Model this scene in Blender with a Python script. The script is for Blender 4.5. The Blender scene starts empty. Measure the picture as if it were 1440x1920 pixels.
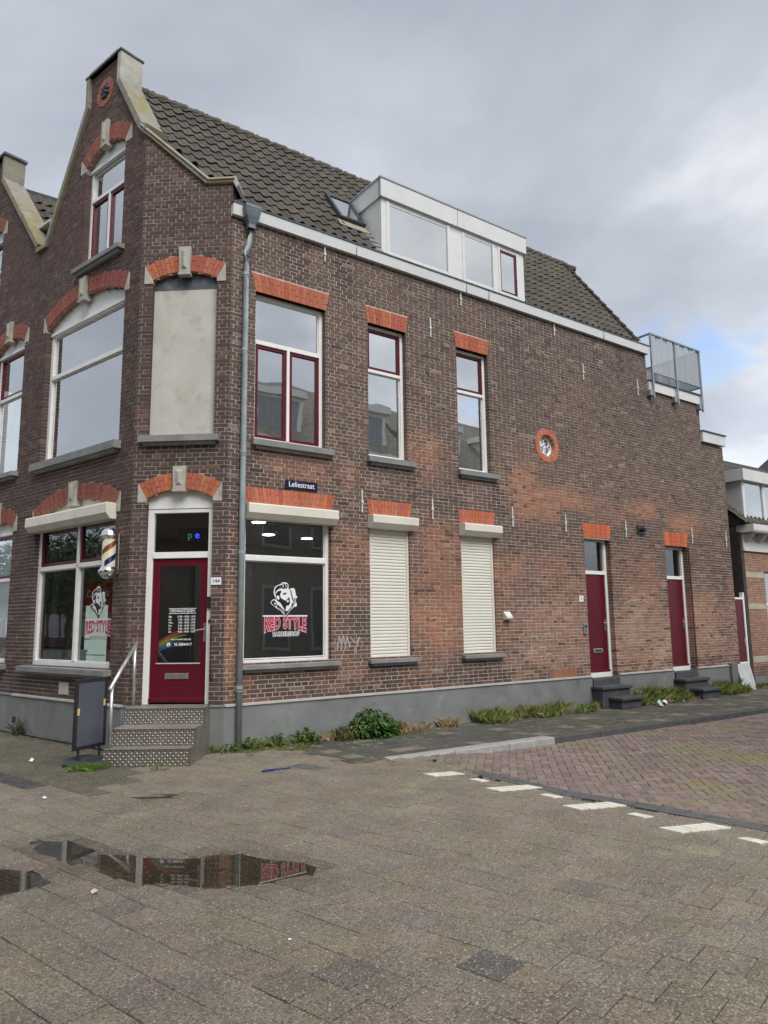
import bpy, bmesh, math, random
import numpy as np
from mathutils import Vector, Matrix
random.seed(7); rng = np.random.default_rng(11)
S = bpy.context.scene; COL = S.collection; PI = math.pi
R = math.radians
# ---------------------------------------------------------------- camera, sky, sun, exposure
CAM = np.array([0.0, 0.0, 1.7]); FPX = 1375.9
_p, _r = R(8.645), R(-0.708)
_F = np.array([0, math.cos(_p), math.sin(_p)]); _x = np.array([1.0, 0, 0]); _u = np.cross(_x, _F)
CR = math.cos(_r)*_x + math.sin(_r)*_u; CU = -math.sin(_r)*_x + math.cos(_r)*_u
cam = bpy.data.cameras.new('camera'); camo = bpy.data.objects.new('camera', cam); COL.objects.link(camo)
cam.sensor_fit = 'VERTICAL'; cam.sensor_height = 24.0; cam.lens = FPX/1920*24.0
cam.clip_start = 0.05; cam.clip_end = 2000
camo.matrix_world = Matrix(((CR[0], CU[0], -_F[0], 0), (CR[1], CU[1], -_F[1], 0), (CR[2], CU[2], -_F[2], 1.7), (0, 0, 0, 1)))
S.camera = camo
SUN_DIR = Vector((0.42, -0.80, 1.05)).normalized()
SUN_EL = math.asin(SUN_DIR.z)
W = bpy.data.worlds.new('World'); S.world = W; W.use_nodes = True
nt = W.node_tree; nt.nodes.clear()
def wn(t, **k):
    n = nt.nodes.new(t)
    for a, v in k.items(): setattr(n, a, v)
    return n
wout = wn('ShaderNodeOutputWorld'); sky = wn('ShaderNodeTexSky'); sky.sky_type = 'NISHITA'; sky.sun_disc = False
sky.sun_elevation = SUN_EL; sky.sun_rotation = math.atan2(SUN_DIR.x, SUN_DIR.y)
bg1 = wn('ShaderNodeBackground'); bg1.inputs[1].default_value = 0.12
bg2 = wn('ShaderNodeBackground'); bg2.inputs[1].default_value = 1.0
mixw = wn('ShaderNodeMixShader'); tc = wn('ShaderNodeTexCoord')
sx = wn('ShaderNodeSeparateXYZ'); nt.links.new(tc.outputs['Generated'], sx.inputs[0])
za = wn('ShaderNodeMath', operation='MAXIMUM'); za.inputs[1].default_value = 0.0; nt.links.new(sx.outputs[2], za.inputs[0])
zb = wn('ShaderNodeMath', operation='ADD'); zb.inputs[1].default_value = 0.32; nt.links.new(za.outputs[0], zb.inputs[0])
dx = wn('ShaderNodeMath', operation='DIVIDE'); dy = wn('ShaderNodeMath', operation='DIVIDE')
nt.links.new(sx.outputs[0], dx.inputs[0]); nt.links.new(zb.outputs[0], dx.inputs[1])
nt.links.new(sx.outputs[1], dy.inputs[0]); nt.links.new(zb.outputs[0], dy.inputs[1])
cx = wn('ShaderNodeCombineXYZ'); nt.links.new(dx.outputs[0], cx.inputs[0]); nt.links.new(dy.outputs[0], cx.inputs[1])
cx.inputs[2].default_value = 6.22
n1 = wn('ShaderNodeTexNoise'); n1.inputs['Scale'].default_value = 1.5; n1.inputs['Detail'].default_value = 7.0
n1.inputs['Roughness'].default_value = 0.52; n1.inputs['Distortion'].default_value = 0.2
nt.links.new(cx.outputs[0], n1.inputs['Vector'])
rp = wn('ShaderNodeValToRGB'); nt.links.new(n1.outputs[0], rp.inputs[0])
e = rp.color_ramp.elements; e[0].position = 0.36; e[0].color = (0.42, 0.432, 0.452, 1); e[1].position = 0.66; e[1].color = (0.195, 0.213, 0.248, 1)
e2 = rp.color_ramp.elements.new(0.50); e2.color = (0.262, 0.280, 0.318, 1)
hz = wn('ShaderNodeMapRange'); hz.inputs[1].default_value = 0.0; hz.inputs[2].default_value = 0.45; hz.inputs[3].default_value = 1.4; hz.inputs[4].default_value = 1.0
nt.links.new(za.outputs[0], hz.inputs[0])
vm = wn('ShaderNodeVectorMath', operation='SCALE'); nt.links.new(rp.outputs[0], vm.inputs[0]); nt.links.new(hz.outputs[0], vm.inputs['Scale'])
nt.links.new(vm.outputs[0], bg2.inputs[0]); nt.links.new(sky.outputs[0], bg1.inputs[0])
n2 = wn('ShaderNodeTexNoise'); n2.inputs['Scale'].default_value = 1.6; n2.inputs['Detail'].default_value = 4.0
c2 = wn('ShaderNodeVectorMath', operation='ADD'); c2.inputs[1].default_value = (10.7, 3.9, 11.2); nt.links.new(cx.outputs[0], c2.inputs[0]); nt.links.new(c2.outputs[0], n2.inputs['Vector'])
gp = wn('ShaderNodeMapRange'); gp.inputs[1].default_value = 0.30; gp.inputs[2].default_value = 0.375; gp.inputs[3].default_value = 0.0; gp.inputs[4].default_value = 1.0
nt.links.new(n2.outputs[0], gp.inputs[0])
nt.links.new(gp.outputs[0], mixw.inputs[0]); nt.links.new(bg1.outputs[0], mixw.inputs[1]); nt.links.new(bg2.outputs[0], mixw.inputs[2])
nt.links.new(mixw.outputs[0], wout.inputs[0])
sun = bpy.data.lights.new('sun', 'SUN'); sun.energy = 1.5; sun.angle = R(40); sun.color = (1.0, 0.965, 0.92)
suno = bpy.data.objects.new('sun', sun); COL.objects.link(suno); suno.rotation_euler = SUN_DIR.to_track_quat('Z', 'Y').to_euler(); suno.location = (6, -10, 20)
S.view_settings.view_transform = 'Standard'; S.view_settings.look = 'None'; S.view_settings.gamma = 1.0
S.view_settings.use_curve_mapping = False; S.view_settings.exposure = 1.15
S.render.engine = 'CYCLES'; S.cycles.max_bounces = 6; S.cycles.transparent_max_bounces = 12
S.cycles.use_denoising = True
# ---------------------------------------------------------------- frames of the three facades
K = np.array([-2.2523, 10.3722, 0.0]); A0 = np.array([-3.6549, 10.4702, 0.0])
tB, tA = R(53.962), R(50.720)
dB = np.array([math.sin(tB), math.cos(tB), 0]); nB = np.array([dB[1], -dB[0], 0])
dA = np.array([-math.sin(tA), math.cos(tA), 0]); nA = np.array([-dA[1], dA[0], 0])
dC = (K-A0)/np.linalg.norm(K-A0); nC = np.array([dC[1], -dC[0], 0]); LC = 1.406
class Fr:
    def __init__(s, O, D, N, flip=False): s.O, s.D, s.N, s.flip = O, D, N, flip
    def P(s, a, d, z): return s.O + s.D*a + s.N*d + np.array([0, 0, z])
FB, FC, FA = Fr(K, dB, nB), Fr(A0, dC, nC), Fr(A0, dA, nA, True)
FW = Fr(np.zeros(3), np.array([1.0, 0, 0]), np.array([0, -1.0, 0]))
def proj(P):
    v = np.asarray(P)-CAM; w = v@_F
    return 720+FPX*(v@CR)/w, 960-FPX*(v@CU)/w, w
def inview(P, m=0):
    x, y, w = proj(P); return w > 0 and -m < x < 1440+m and -m < y < 1920+m
# ---------------------------------------------------------------- materials
MATS = {}
def M(name, col, rough=0.6, var=0.12, scale=6.0, bump=0.0, bscale=120.0, metal=0.0, attr=False, spec=0.5, stain=None, sscale=1.2, wet=False, speck=None, coat=0.0):
    if name in MATS: return MATS[name]
    m = bpy.data.materials.new(name); m.use_nodes = True; t = m.node_tree; b = t.nodes['Principled BSDF']
    L = t.links.new
    g = t.nodes.new('ShaderNodeNewGeometry')
    def noise(sc, det=5.0, dist=0.0):
        n = t.nodes.new('ShaderNodeTexNoise'); n.inputs['Scale'].default_value = sc; n.inputs['Detail'].default_value = det
        n.inputs['Distortion'].default_value = dist; L(g.outputs['Position'], n.inputs['Vector']); return n.outputs[0]
    def rng_(v, a, b_, c, d):
        n = t.nodes.new('ShaderNodeMapRange'); L(v, n.inputs[0])
        for i, q in enumerate((a, b_, c, d)): n.inputs[1+i].default_value = q
        return n.outputs[0]
    def mixc(fac, A, B):
        n = t.nodes.new('ShaderNodeMix'); n.data_type = 'RGBA'
        if isinstance(fac, float): n.inputs[0].default_value = fac
        else: L(fac, n.inputs[0])
        for i, v in ((6, A), (7, B)):
            if isinstance(v, tuple): n.inputs[i].default_value = (*v, 1)
            else: L(v, n.inputs[i])
        return n.outputs[2]
    def scl(c, f):
        n = t.nodes.new('ShaderNodeVectorMath'); n.operation = 'SCALE'
        if isinstance(c, tuple): n.inputs[0].default_value = c
        else: L(c, n.inputs[0])
        L(f, n.inputs['Scale']); return n.outputs[0]
    base = tuple(col)
    if attr:
        a = t.nodes.new('ShaderNodeAttribute'); a.attribute_name = 'col'
        o = t.nodes.new('ShaderNodeObjectInfo')
        q = t.nodes.new('ShaderNodeVectorMath'); q.operation = 'MULTIPLY'; L(a.outputs['Color'], q.inputs[0]); L(o.outputs['Color'], q.inputs[1])
        base = q.outputs[0]
    c = scl(base, rng_(noise(scale), 0.3, 0.7, 1-var, 1+var)) if var else base
    if stain:
        for sc_, lo, hi, scol, amt in stain:
            c = mixc(rng_(noise(sc_, 6.0, 0.4), lo, hi, 0.0, amt), c, scol)
    if speck:
        n = t.nodes.new('ShaderNodeTexVoronoi'); n.inputs['Scale'].default_value = speck[0]; L(g.outputs['Position'], n.inputs['Vector'])
        q = t.nodes.new('ShaderNodeSeparateColor'); L(n.outputs['Color'], q.inputs[0])
        c = scl(c, rng_(q.outputs[0], 0.0, 1.0, 1-speck[1], 1+speck[1]))
        q2 = rng_(q.outputs[1], 0.93, 0.97, 0.0, speck[2]); c = mixc(q2, c, (0.55, 0.52, 0.45))
    if isinstance(c, tuple): b.inputs['Base Color'].default_value = (*c, 1)
    else: L(c, b.inputs['Base Color'])
    b.inputs['Roughness'].default_value = rough; b.inputs['Metallic'].default_value = metal
    b.inputs['Specular IOR Level'].default_value = spec
    if coat: b.inputs['Coat Weight'].default_value = coat; b.inputs['Coat Roughness'].default_value = 0.08
    if wet:
        a = t.nodes.new('ShaderNodeAttribute'); a.attribute_name = 'wet'
        L(rng_(a.outputs['Fac'], 0.0, 1.0, rough, 0.22), b.inputs['Roughness'])
    if bump:
        n = t.nodes.new('ShaderNodeBump'); n.inputs['Strength'].default_value = bump; n.inputs['Distance'].default_value = 0.01
        L(noise(bscale, 4.0), n.inputs['Height']); L(n.outputs[0], b.inputs['Normal'])
    MATS[name] = m; return m
def glass(name, base, tint=(0.8, 0.85, 0.85), wave=0.02, ior=1.5):
    m = bpy.data.materials.new(name); m.use_nodes = True; t = m.node_tree; L = t.links.new
    t.nodes.remove(t.nodes['Principled BSDF']); out = t.nodes['Material Output']
    f = t.nodes.new('ShaderNodeFresnel'); f.inputs[0].default_value = ior
    r = t.nodes.new('ShaderNodeMapRange'); L(f.outputs[0], r.inputs[0]); r.inputs[1].default_value = 0; r.inputs[2].default_value = 1; r.inputs[3].default_value = base; r.inputs[4].default_value = 1
    tr = t.nodes.new('ShaderNodeBsdfTransparent'); tr.inputs[0].default_value = (*tint, 1)
    gl = t.nodes.new('ShaderNodeBsdfGlossy'); gl.inputs['Roughness'].default_value = 0.012; gl.inputs[0].default_value = (0.96, 0.98, 0.98, 1)
    g = t.nodes.new('ShaderNodeNewGeometry'); n = t.nodes.new('ShaderNodeTexNoise'); n.inputs['Scale'].default_value = 1.7; n.inputs['Detail'].default_value = 1.0
    L(g.outputs['Position'], n.inputs['Vector'])
    bp = t.nodes.new('ShaderNodeBump'); bp.inputs['Strength'].default_value = wave; bp.inputs['Distance'].default_value = 0.05
    L(n.outputs[0], bp.inputs['Height']); L(bp.outputs[0], gl.inputs['Normal'])
    mx = t.nodes.new('ShaderNodeMixShader'); L(r.outputs[0], mx.inputs[0]); L(tr.outputs[0], mx.inputs[1]); L(gl.outputs[0], mx.inputs[2]); L(mx.outputs[0], out.inputs[0])
    return m
def emit(name, col, st):
    m = bpy.data.materials.new(name); m.use_nodes = True; t = m.node_tree; b = t.nodes['Principled BSDF']
    b.inputs['Base Color'].default_value = (*col, 1); b.inputs['Emission Color'].default_value = (*col, 1); b.inputs['Emission Strength'].default_value = st
    return m
def net(name, col, alpha):
    m = bpy.data.materials.new(name); m.use_nodes = True; b = m.node_tree.nodes['Principled BSDF']
    b.inputs['Base Color'].default_value = (*col, 1); b.inputs['Alpha'].default_value = alpha; b.inputs['Roughness'].default_value = 0.9
    return m
brickM = M('brick', (1, 1, 1), 0.82, 0.16, 22, 0.35, 260, attr=True, spec=0.3)
mortarM = M('mortar', (1, 1, 1), 0.95, 0.16, 9, 0.5, 300, attr=True, spec=0.2)
vousM = M('red_brick', (1, 1, 1), 0.8, 0.12, 30, 0.3, 260, attr=True, spec=0.3)
white = M('white_paint', (0.76, 0.765, 0.745), 0.45, 0.05, 3, stain=[(5.0, 0.58, 0.78, (0.55, 0.54, 0.50), 0.45)])
cream = M('cream_metal', (0.66, 0.635, 0.555), 0.45, 0.05, 2, stain=[(3.0, 0.55, 0.75, (0.42, 0.38, 0.30), 0.35)])
red = M('red_paint', (0.098, 0.005, 0.014), 0.36, 0.08, 2, spec=0.35)
stone = M('sill_stone', (0.20, 0.205, 0.205), 0.75, 0.15, 5, 0.3, 90, stain=[(2.2, 0.5, 0.75, (0.30, 0.30, 0.28), 0.5)])
pale = M('pale_stone', (0.40, 0.385, 0.335), 0.85, 0.14, 6, 0.4, 80, stain=[(4.0, 0.52, 0.72, (0.17, 0.16, 0.13), 0.6)])
mossy = M('mossy_coping', (0.25, 0.235, 0.195), 0.9, 0.2, 5, 0.5, 70, stain=[(2.0, 0.45, 0.62, (0.22, 0.19, 0.055), 0.75), (5.0, 0.55, 0.7, (0.12, 0.11, 0.09), 0.7)])
lead = M('lead_sheet', (0.085, 0.095, 0.11), 0.55, 0.25, 4, 0.2, 30, metal=0.3, stain=[(6.0, 0.55, 0.7, (0.25, 0.26, 0.27), 0.5)])
zinc = M('zinc', (0.27, 0.315, 0.325), 0.55, 0.15, 5, metal=0.1, stain=[(3.0, 0.5, 0.7, (0.36, 0.41, 0.42), 0.6)])
plinthM = M('grey_plinth', (0.175, 0.185, 0.185), 0.8, 0.10, 3, 0.25, 60, stain=[(1.6, 0.5, 0.75, (0.24, 0.25, 0.25), 0.6), (4.0, 0.6, 0.75, (0.30, 0.31, 0.31), 0.45), (2.7, 0.56, 0.76, (0.10, 0.105, 0.10), 0.6), (1.1, 0.56, 0.72, (0.13, 0.14, 0.105), 0.5), (9.0, 0.62, 0.72, (0.09, 0.09, 0.085), 0.5)])
plasterM = M('plaster', (0.48, 0.47, 0.425), 0.9, 0.08, 4, 0.3, 60, stain=[(2.4, 0.45, 0.7, (0.42, 0.40, 0.34), 0.7), (5.0, 0.56, 0.72, (0.30, 0.29, 0.25), 0.5)])
fascM = M('fascia_board', (0.60, 0.615, 0.605), 0.5, 0.05, 2, stain=[(4.0, 0.55, 0.8, (0.46, 0.47, 0.46), 0.5)])
tileM = M('roof_tile', (1, 1, 1), 0.72, 0.14, 8, 0.3, 120, attr=True, stain=[(0.9, 0.55, 0.72, (0.085, 0.085, 0.03), 0.45)], spec=0.4)
dark = M('dark_metal', (0.018, 0.019, 0.022), 0.45, 0.05, 3)
galv = M('galvanised_steel', (0.33, 0.36, 0.38), 0.45, 0.1, 6, metal=0.6)
steel = M('brushed_steel', (0.62, 0.63, 0.64), 0.28, 0.05, 6, metal=0.9)
alu = M('tread_plate', (0.27, 0.25, 0.23), 0.42, 0.15, 5, metal=0.8, stain=[(3.0, 0.5, 0.75, (0.17, 0.14, 0.12), 0.5)])
studM = M('stud_glint', (0.44, 0.41, 0.365), 0.4, 0.1, 20, metal=0.7)  # paler than the plate: highlights on the studs put into the colour
chrome = M('chrome', (0.72, 0.72, 0.72), 0.12, 0.03, 3, metal=1.0)
plastic = M('grey_plastic', (0.028, 0.031, 0.036), 0.5, 0.1, 6)
panelM = M('blank_grey_panel', (0.085, 0.095, 0.115), 0.30, 0.06, 1.3)
paveM = M('paver', (1, 1, 1), 0.88, 0.15, 2.2, 0.55, 240, attr=True, wet=True, speck=(120, 0.50, 0.62), spec=0.3, stain=[(0.9, 0.52, 0.75, (0.20, 0.175, 0.095), 0.45), (2.6, 0.58, 0.72, (0.14, 0.122, 0.095), 0.35)])
walkM = M('sidewalk_tile', (1, 1, 1), 0.88, 0.18, 3, 0.5, 200, attr=True, wet=True, speck=(150, 0.28, 0.5), spec=0.35, stain=[(1.3, 0.54, 0.70, (0.10, 0.10, 0.035), 0.5)])
clinkM = M('clinker', (1, 1, 1), 0.8, 0.16, 14, 0.4, 200, attr=True, stain=[(0.75, 0.50, 0.68, (0.21, 0.195, 0.085), 0.8)], spec=0.35)
jointM = M('joint_sand', (0.065, 0.057, 0.042), 0.95, 0.3, 6, stain=[(1.1, 0.48, 0.62, (0.13, 0.125, 0.035), 0.85)])
groundM = M('asphalt', (0.075, 0.068, 0.062), 0.92, 0.2, 2, 0.4, 60)
granite = M('granite_kerb', (0.30, 0.30, 0.285), 0.85, 0.1, 6, 0.4, 200, speck=(160, 0.5, 0.4))
kerbM = M('concrete_kerb', (0.07, 0.072, 0.072), 0.85, 0.2, 6, 0.4, 120)
bluestone = M('blue_stone_step', (0.055, 0.06, 0.065), 0.75, 0.25, 6, 0.3, 60, stain=[(3.0, 0.55, 0.72, (0.14, 0.145, 0.15), 0.5)])
markM = M('white_paving', (0.62, 0.60, 0.52), 0.85, 0.15, 12, 0.3, 100, stain=[(6.0, 0.55, 0.72, (0.3, 0.28, 0.2), 0.5)])
glassUp = glass('reflective_glass', 0.64, (0.55, 0.6, 0.6), 0.05)
glassShop = glass('shop_glass', 0.16, (0.82, 0.86, 0.84), 0.03)
water = glass('puddle_water', 0.05, (0.70, 0.68, 0.64), 0.004, 1.38)
vinW = M('white_vinyl', (0.78, 0.78, 0.80), 0.5, 0.0); vinK = M('black_vinyl', (0.006, 0.006, 0.010), 0.5, 0.0); vinR = M('red_vinyl', (0.50, 0.018, 0.065), 0.5, 0.0)
roomM = M('room_wall', (0.16, 0.165, 0.165), 0.9, 0.1, 2); roomD = M('room_dark', (0.05, 0.05, 0.052), 0.9, 0.1, 2); roomL = M('room_light', (0.5, 0.5, 0.48), 0.9, 0.05, 2)
leafM = M('leaf', (1, 1, 1), 0.55, 0.2, 12, attr=True, spec=0.4)
# ---------------------------------------------------------------- mesh helpers
WLOC = {}
def link(name, me, mat, parent=None):
    o = bpy.data.objects.new(name, me); COL.objects.link(o)
    if mat and not me.materials: me.materials.append(mat)
    if parent is not None:
        o.parent = parent
        o.matrix_parent_inverse = Matrix.Translation(-Vector(WLOC.get(parent.name, (0, 0, 0))))
    return o
def tag(o, label=None, cat=None, group=None, kind=None):
    if label: o['label'] = label
    if cat: o['category'] = cat
    if group: o['group'] = group
    if kind: o['kind'] = kind
    return o
def empty(name, loc, label, cat, group=None):
    o = bpy.data.objects.new(name, None); COL.objects.link(o); o.location = loc; o.empty_display_size = 0.2
    WLOC[o.name] = tuple(float(v) for v in loc); return tag(o, label, cat, group)
BOXF = [(0, 1, 2, 3), (7, 6, 5, 4), (0, 4, 5, 1), (1, 5, 6, 2), (2, 6, 7, 3), (3, 7, 4, 0)]
class MB:
    def __init__(s): s.v = []; s.f = []; s.c = []; s.w = []
    def add(s, pts, faces, col=(1, 1, 1), wet=0.0):
        n = len(s.v); s.v.extend(tuple(float(q) for q in p) for p in pts)
        for f in faces: s.f.append(tuple(n+i for i in f)); s.c.append(col)
        if isinstance(wet, (list, tuple)): s.w.extend(wet)
        else: s.w.extend([wet]*len(pts))
        return s
    def box(s, fr, a0, a1, d0, d1, z0, z1, col=(1, 1, 1)):
        P = fr.P
        return s.add([P(a0, d0, z0), P(a1, d0, z0), P(a1, d1, z0), P(a0, d1, z0), P(a0, d0, z1), P(a1, d0, z1), P(a1, d1, z1), P(a0, d1, z1)], BOXF, col)
    def prism(s, fr, poly, d0, d1, col=(1, 1, 1)):      # poly in (s,z), extruded along the normal
        n = len(poly); pts = [fr.P(a, d1, z) for a, z in poly]+[fr.P(a, d0, z) for a, z in poly]
        return s.add(pts, [tuple(range(n)), tuple(range(2*n-1, n-1, -1))]+[(i, i+n, (i+1) % n+n, (i+1) % n) for i in range(n)], col)
    def ext(s, fr, prof, a0, a1, col=(1, 1, 1)):         # profile in (d,z), extruded along s
        n = len(prof); pts = [fr.P(a0, d, z) for d, z in prof]+[fr.P(a1, d, z) for d, z in prof]
        return s.add(pts, [tuple(range(n)), tuple(range(2*n-1, n-1, -1))]+[(i, i+n, (i+1) % n+n, (i+1) % n) for i in range(n)], col)
    def hprism(s, poly, z0, z1, col=(1, 1, 1)):          # polygon in world xy
        n = len(poly); pts = [(x, y, z1) for x, y in poly]+[(x, y, z0) for x, y in poly]
        return s.add(pts, [tuple(range(n)), tuple(range(2*n-1, n-1, -1))]+[(i, i+n, (i+1) % n+n, (i+1) % n) for i in range(n)], col)
    def tube(s, pts, r, n=10, col=(1, 1, 1), cap=True):
        pts = [Vector([float(t) for t in p]) for p in pts]; rr = r if isinstance(r, (list, tuple)) else [r]*len(pts); V = []
        for i, p in enumerate(pts):
            t = (pts[min(i+1, len(pts)-1)]-pts[max(i-1, 0)]).normalized()
            u = t.cross(Vector((0, 0, 1)))
            if u.length < 0.05: u = t.cross(Vector((1, 0, 0)))
            u.normalize(); w = t.cross(u)
            V += [p+(u*math.cos(2*PI*k/n)+w*math.sin(2*PI*k/n))*rr[i] for k in range(n)]
        F = [(i*n+k, i*n+(k+1) % n, (i+1)*n+(k+1) % n, (i+1)*n+k) for i in range(len(pts)-1) for k in range(n)]
        if cap: F += [tuple(range(n))[::-1], tuple(range((len(pts)-1)*n, len(pts)*n))]
        return s.add(V, F, col)
    def lathe(s, c, prof, n=20, col=(1, 1, 1)):          # prof (r,z) about a vertical axis
        V = [(c[0]+r*math.cos(2*PI*k/n), c[1]+r*math.sin(2*PI*k/n), c[2]+z) for r, z in prof for k in range(n)]
        F = [(i*n+k, i*n+(k+1) % n, (i+1)*n+(k+1) % n, (i+1)*n+k) for i in range(len(prof)-1) for k in range(n)]
        return s.add(V, F, col)
    def mesh(s, name, attr=False, wet=False, fix=True):
        me = bpy.data.meshes.new(name); me.from_pydata(s.v, [], s.f)
        if attr and s.f:
            a = me.color_attributes.new('col', 'FLOAT_COLOR', 'CORNER')
            tot = np.array([len(f) for f in s.f]); c = np.ones((int(tot.sum()), 4), np.float32)
            c[:, :3] = np.repeat(np.array(s.c, np.float32), tot, axis=0); a.data.foreach_set('color', c.ravel())
        if wet and s.v:
            a = me.attributes.new('wet', 'FLOAT', 'POINT'); a.data.foreach_set('value', np.array(s.w, np.float32))
        me.update()
        return me
    def build(s, name, mat, parent=None, bevel=0.0, smooth=False, attr=False, wet=False, seg=2):
        me = s.mesh(name, attr, wet)
        if smooth:
            me.polygons.foreach_set('use_smooth', [True]*len(me.polygons))
        o = link(name, me, mat, parent)
        if bevel:
            b = o.modifiers.new('bevel', 'BEVEL'); b.width = bevel; b.segments = seg; b.limit_method = 'ANGLE'; b.angle_limit = R(40)
        return o
def bx(name, mat, parent, fr, *a, bevel=0.0): return MB().box(fr, *a).build(name, mat, parent, bevel)
def text(fr, s, size, a, d, z, bold=0.0, sgn=1, align='CENTER', shear=0.0, warp=None, xs=1.0, spacing=1.0):
    cu = bpy.data.curves.new('lettering', 'FONT'); cu.body = s; cu.size = size; cu.offset = bold*size; cu.align_x = align; cu.align_y = 'CENTER'
    cu.shear = shear; cu.space_character = spacing; cu.resolution_u = 3; cu.fill_mode = 'FRONT'
    t = bpy.data.objects.new('lettering', cu); COL.objects.link(t)
    dg = bpy.context.evaluated_depsgraph_get(); me = bpy.data.meshes.new_from_object(t.evaluated_get(dg))
    bpy.data.objects.remove(t); bpy.data.curves.remove(cu)
    for v in me.vertices:
        x, y = v.co.x*xs, v.co.y
        if warp: x, y = warp(x, y)
        v.co = Vector(fr.P(a+sgn*x, d, z+y))
    me.materials.clear(); return me
# ---------------------------------------------------------------- noise for brick colours
def _hash(ix, iy, k):
    h = np.sin(ix*127.1+iy*311.7+k*74.7)*43758.5453; return h-np.floor(h)
def vnoise(x, y, k=0):
    ix, iy = math.floor(x), math.floor(y); fx, fy = x-ix, y-iy; fx = fx*fx*(3-2*fx); fy = fy*fy*(3-2*fy)
    a, b, c, d = (float(_hash(ix+i, iy+j, k)) for j in (0, 1) for i in (0, 1))
    return (a*(1-fx)+b*fx)*(1-fy)+(c*(1-fx)+d*fx)*fy
def fbm(x, y, k=0): return 0.55*vnoise(x, y, k)+0.3*vnoise(2.1*x, 2.1*y, k+1)+0.15*vnoise(4.3*x, 4.3*y, k+2)
def lerp(a, b, t): t = max(0, min(1, t)); return tuple(p+(q-p)*t for p, q in zip(a, b))
def gau(s, z, cs, cz, rs, rz): return math.exp(-((s-cs)/rs)**2-((z-cz)/rz)**2)
def jit(c, v=0.18):
    k = 1+random.uniform(-v, v); return (c[0]*k*(1+random.uniform(-.05, .05)), c[1]*k, c[2]*k*(1+random.uniform(-.05, .05)))
DK, BR, PU, OR, PK = (0.066, 0.046, 0.040), (0.138, 0.094, 0.075), (0.100, 0.069, 0.061), (0.36, 0.158, 0.09), (0.37, 0.21, 0.15)
def colB(s, z):
    c = lerp(PU, BR, fbm(s*0.5, z*0.6, 3)*1.1)
    n = fbm(s*0.8+4, z*1.1, 9); n2 = fbm(s*1.7+2, z*2.2, 19)
    p = 1.2*gau(s, z, 6.2, 4.25, 0.9, 0.5)+1.0*gau(s, z, 7.4, 4.0, 0.9, 0.35)+0.9*gau(s, z, 10.6, 4.05, 1.4, 0.35)+0.8*gau(s, z, 3.7, 4.6, 0.45, 0.5)+0.9*gau(s, z, 11.2, 3.85, 0.6, 0.2)
    p += 0.55*gau(s, z, 1.6, 4.05, 1.0, 0.2)+0.5*gau(s, z, 5.3, 4.1, .5, .35)
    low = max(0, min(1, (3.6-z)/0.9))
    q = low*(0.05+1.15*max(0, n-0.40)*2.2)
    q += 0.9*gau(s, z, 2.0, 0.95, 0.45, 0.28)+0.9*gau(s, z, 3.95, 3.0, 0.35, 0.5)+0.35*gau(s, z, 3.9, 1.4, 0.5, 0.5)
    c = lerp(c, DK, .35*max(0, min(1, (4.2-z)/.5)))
    hi = max(0, min(1, (s-5.4)/0.5))*max(0, min(1, (2.6+0.9*(n2-.5)-z)/0.8))
    c = lerp(c, OR, min(.9, p*max(0, min(1.3, (fbm(s*1.3+1, z*2.4, 57)-.36)*5))+q*(0.3+0.9*n2)*0.9)*random.uniform(0.72, 1))
    c = lerp(c, PK, hi*(0.55+0.5*n2)*random.uniform(0.6, 1))
    for cs_, ws_ in ((1.02, .05), (1.22, .04), (1.95, .05), (2.12, .04), (6.1, .06), (7.0, .05), (8.6, .05), (9.4, .05)):
        if abs(s-cs_) < ws_*2.2 and z > 6.9: c = lerp(c, DK, .75*min(1, (z-6.9)/.5))
    for cs_ in (.40, 1.78, 2.45, 3.42, 4.43, 5.42):
        if abs(s-cs_) < .13 and 3.75 < z < 4.3: c = lerp(c, DK, .5*fbm(s*6, z*2, 7)+.25)
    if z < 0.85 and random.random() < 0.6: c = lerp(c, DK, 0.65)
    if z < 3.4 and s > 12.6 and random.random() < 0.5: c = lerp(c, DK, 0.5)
    ef = 0.8*gau(s, z, 10.45, 1.0, 0.35, 0.45)+0.4*gau(s, z, 9.4, 1.5, 0.6, 0.5)
    c = lerp(c, (0.44, 0.36, 0.32), ef*n2*random.uniform(.2, 1.2))
    if random.random() < 0.05: c = lerp(c, DK, 0.7)
    if random.random() < 0.03: c = lerp(c, (0.26, 0.2, 0.17), 0.6)
    return jit(c, 0.16)
def colAC(s, z):
    c = lerp(DK, (0.105, 0.064, 0.055), 0.15+fbm(s*0.9+31, z*0.5, 5)*(0.55+0.07*z))
    if random.random() < 0.06: c = lerp(c, (0.19, 0.10, 0.08), 0.6)
    return jit(c, 0.2)
def morB(s, z):
    n = fbm(s*0.6, z*0.8, 44); c = lerp((0.44, 0.375, 0.325), (0.56, 0.485, 0.425), n)
    if s > 5.0: c = lerp(c, (0.66, 0.53, 0.45), 0.5*max(0, min(1, (3.2-z)/1.5)))
    return c
def morAC(s, z):
    return lerp((0.32, 0.29, 0.26), (0.44, 0.40, 0.365), fbm(s*0.7+9, z*0.5, 21))
CH = 0.0615; JT = 0.0125
def scan(poly, z):
    xs = []; n = len(poly)
    for i in range(n):
        (a, b), (c, d) = poly[i], poly[(i+1) % n]
        if (b <= z < d) or (d <= z < b): xs.append(a+(z-b)/(d-b)*(c-a))
    xs.sort(); return list(zip(xs[::2], xs[1::2]))
def subtract(iv, cut):
    out = []
    for a, b in iv:
        seg = [(a, b)]
        for c, d in cut:
            seg = [q for p in seg for q in (((p[0], min(p[1], c)), (max(p[0], d), p[1])) if c < p[1] and d > p[0] else (p,)) if q[1]-q[0] > 1e-4]
        out += seg
    return out
BRICKS = []      # (frame, s0,s1,z0,z1,col,wall,proudness)
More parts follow.
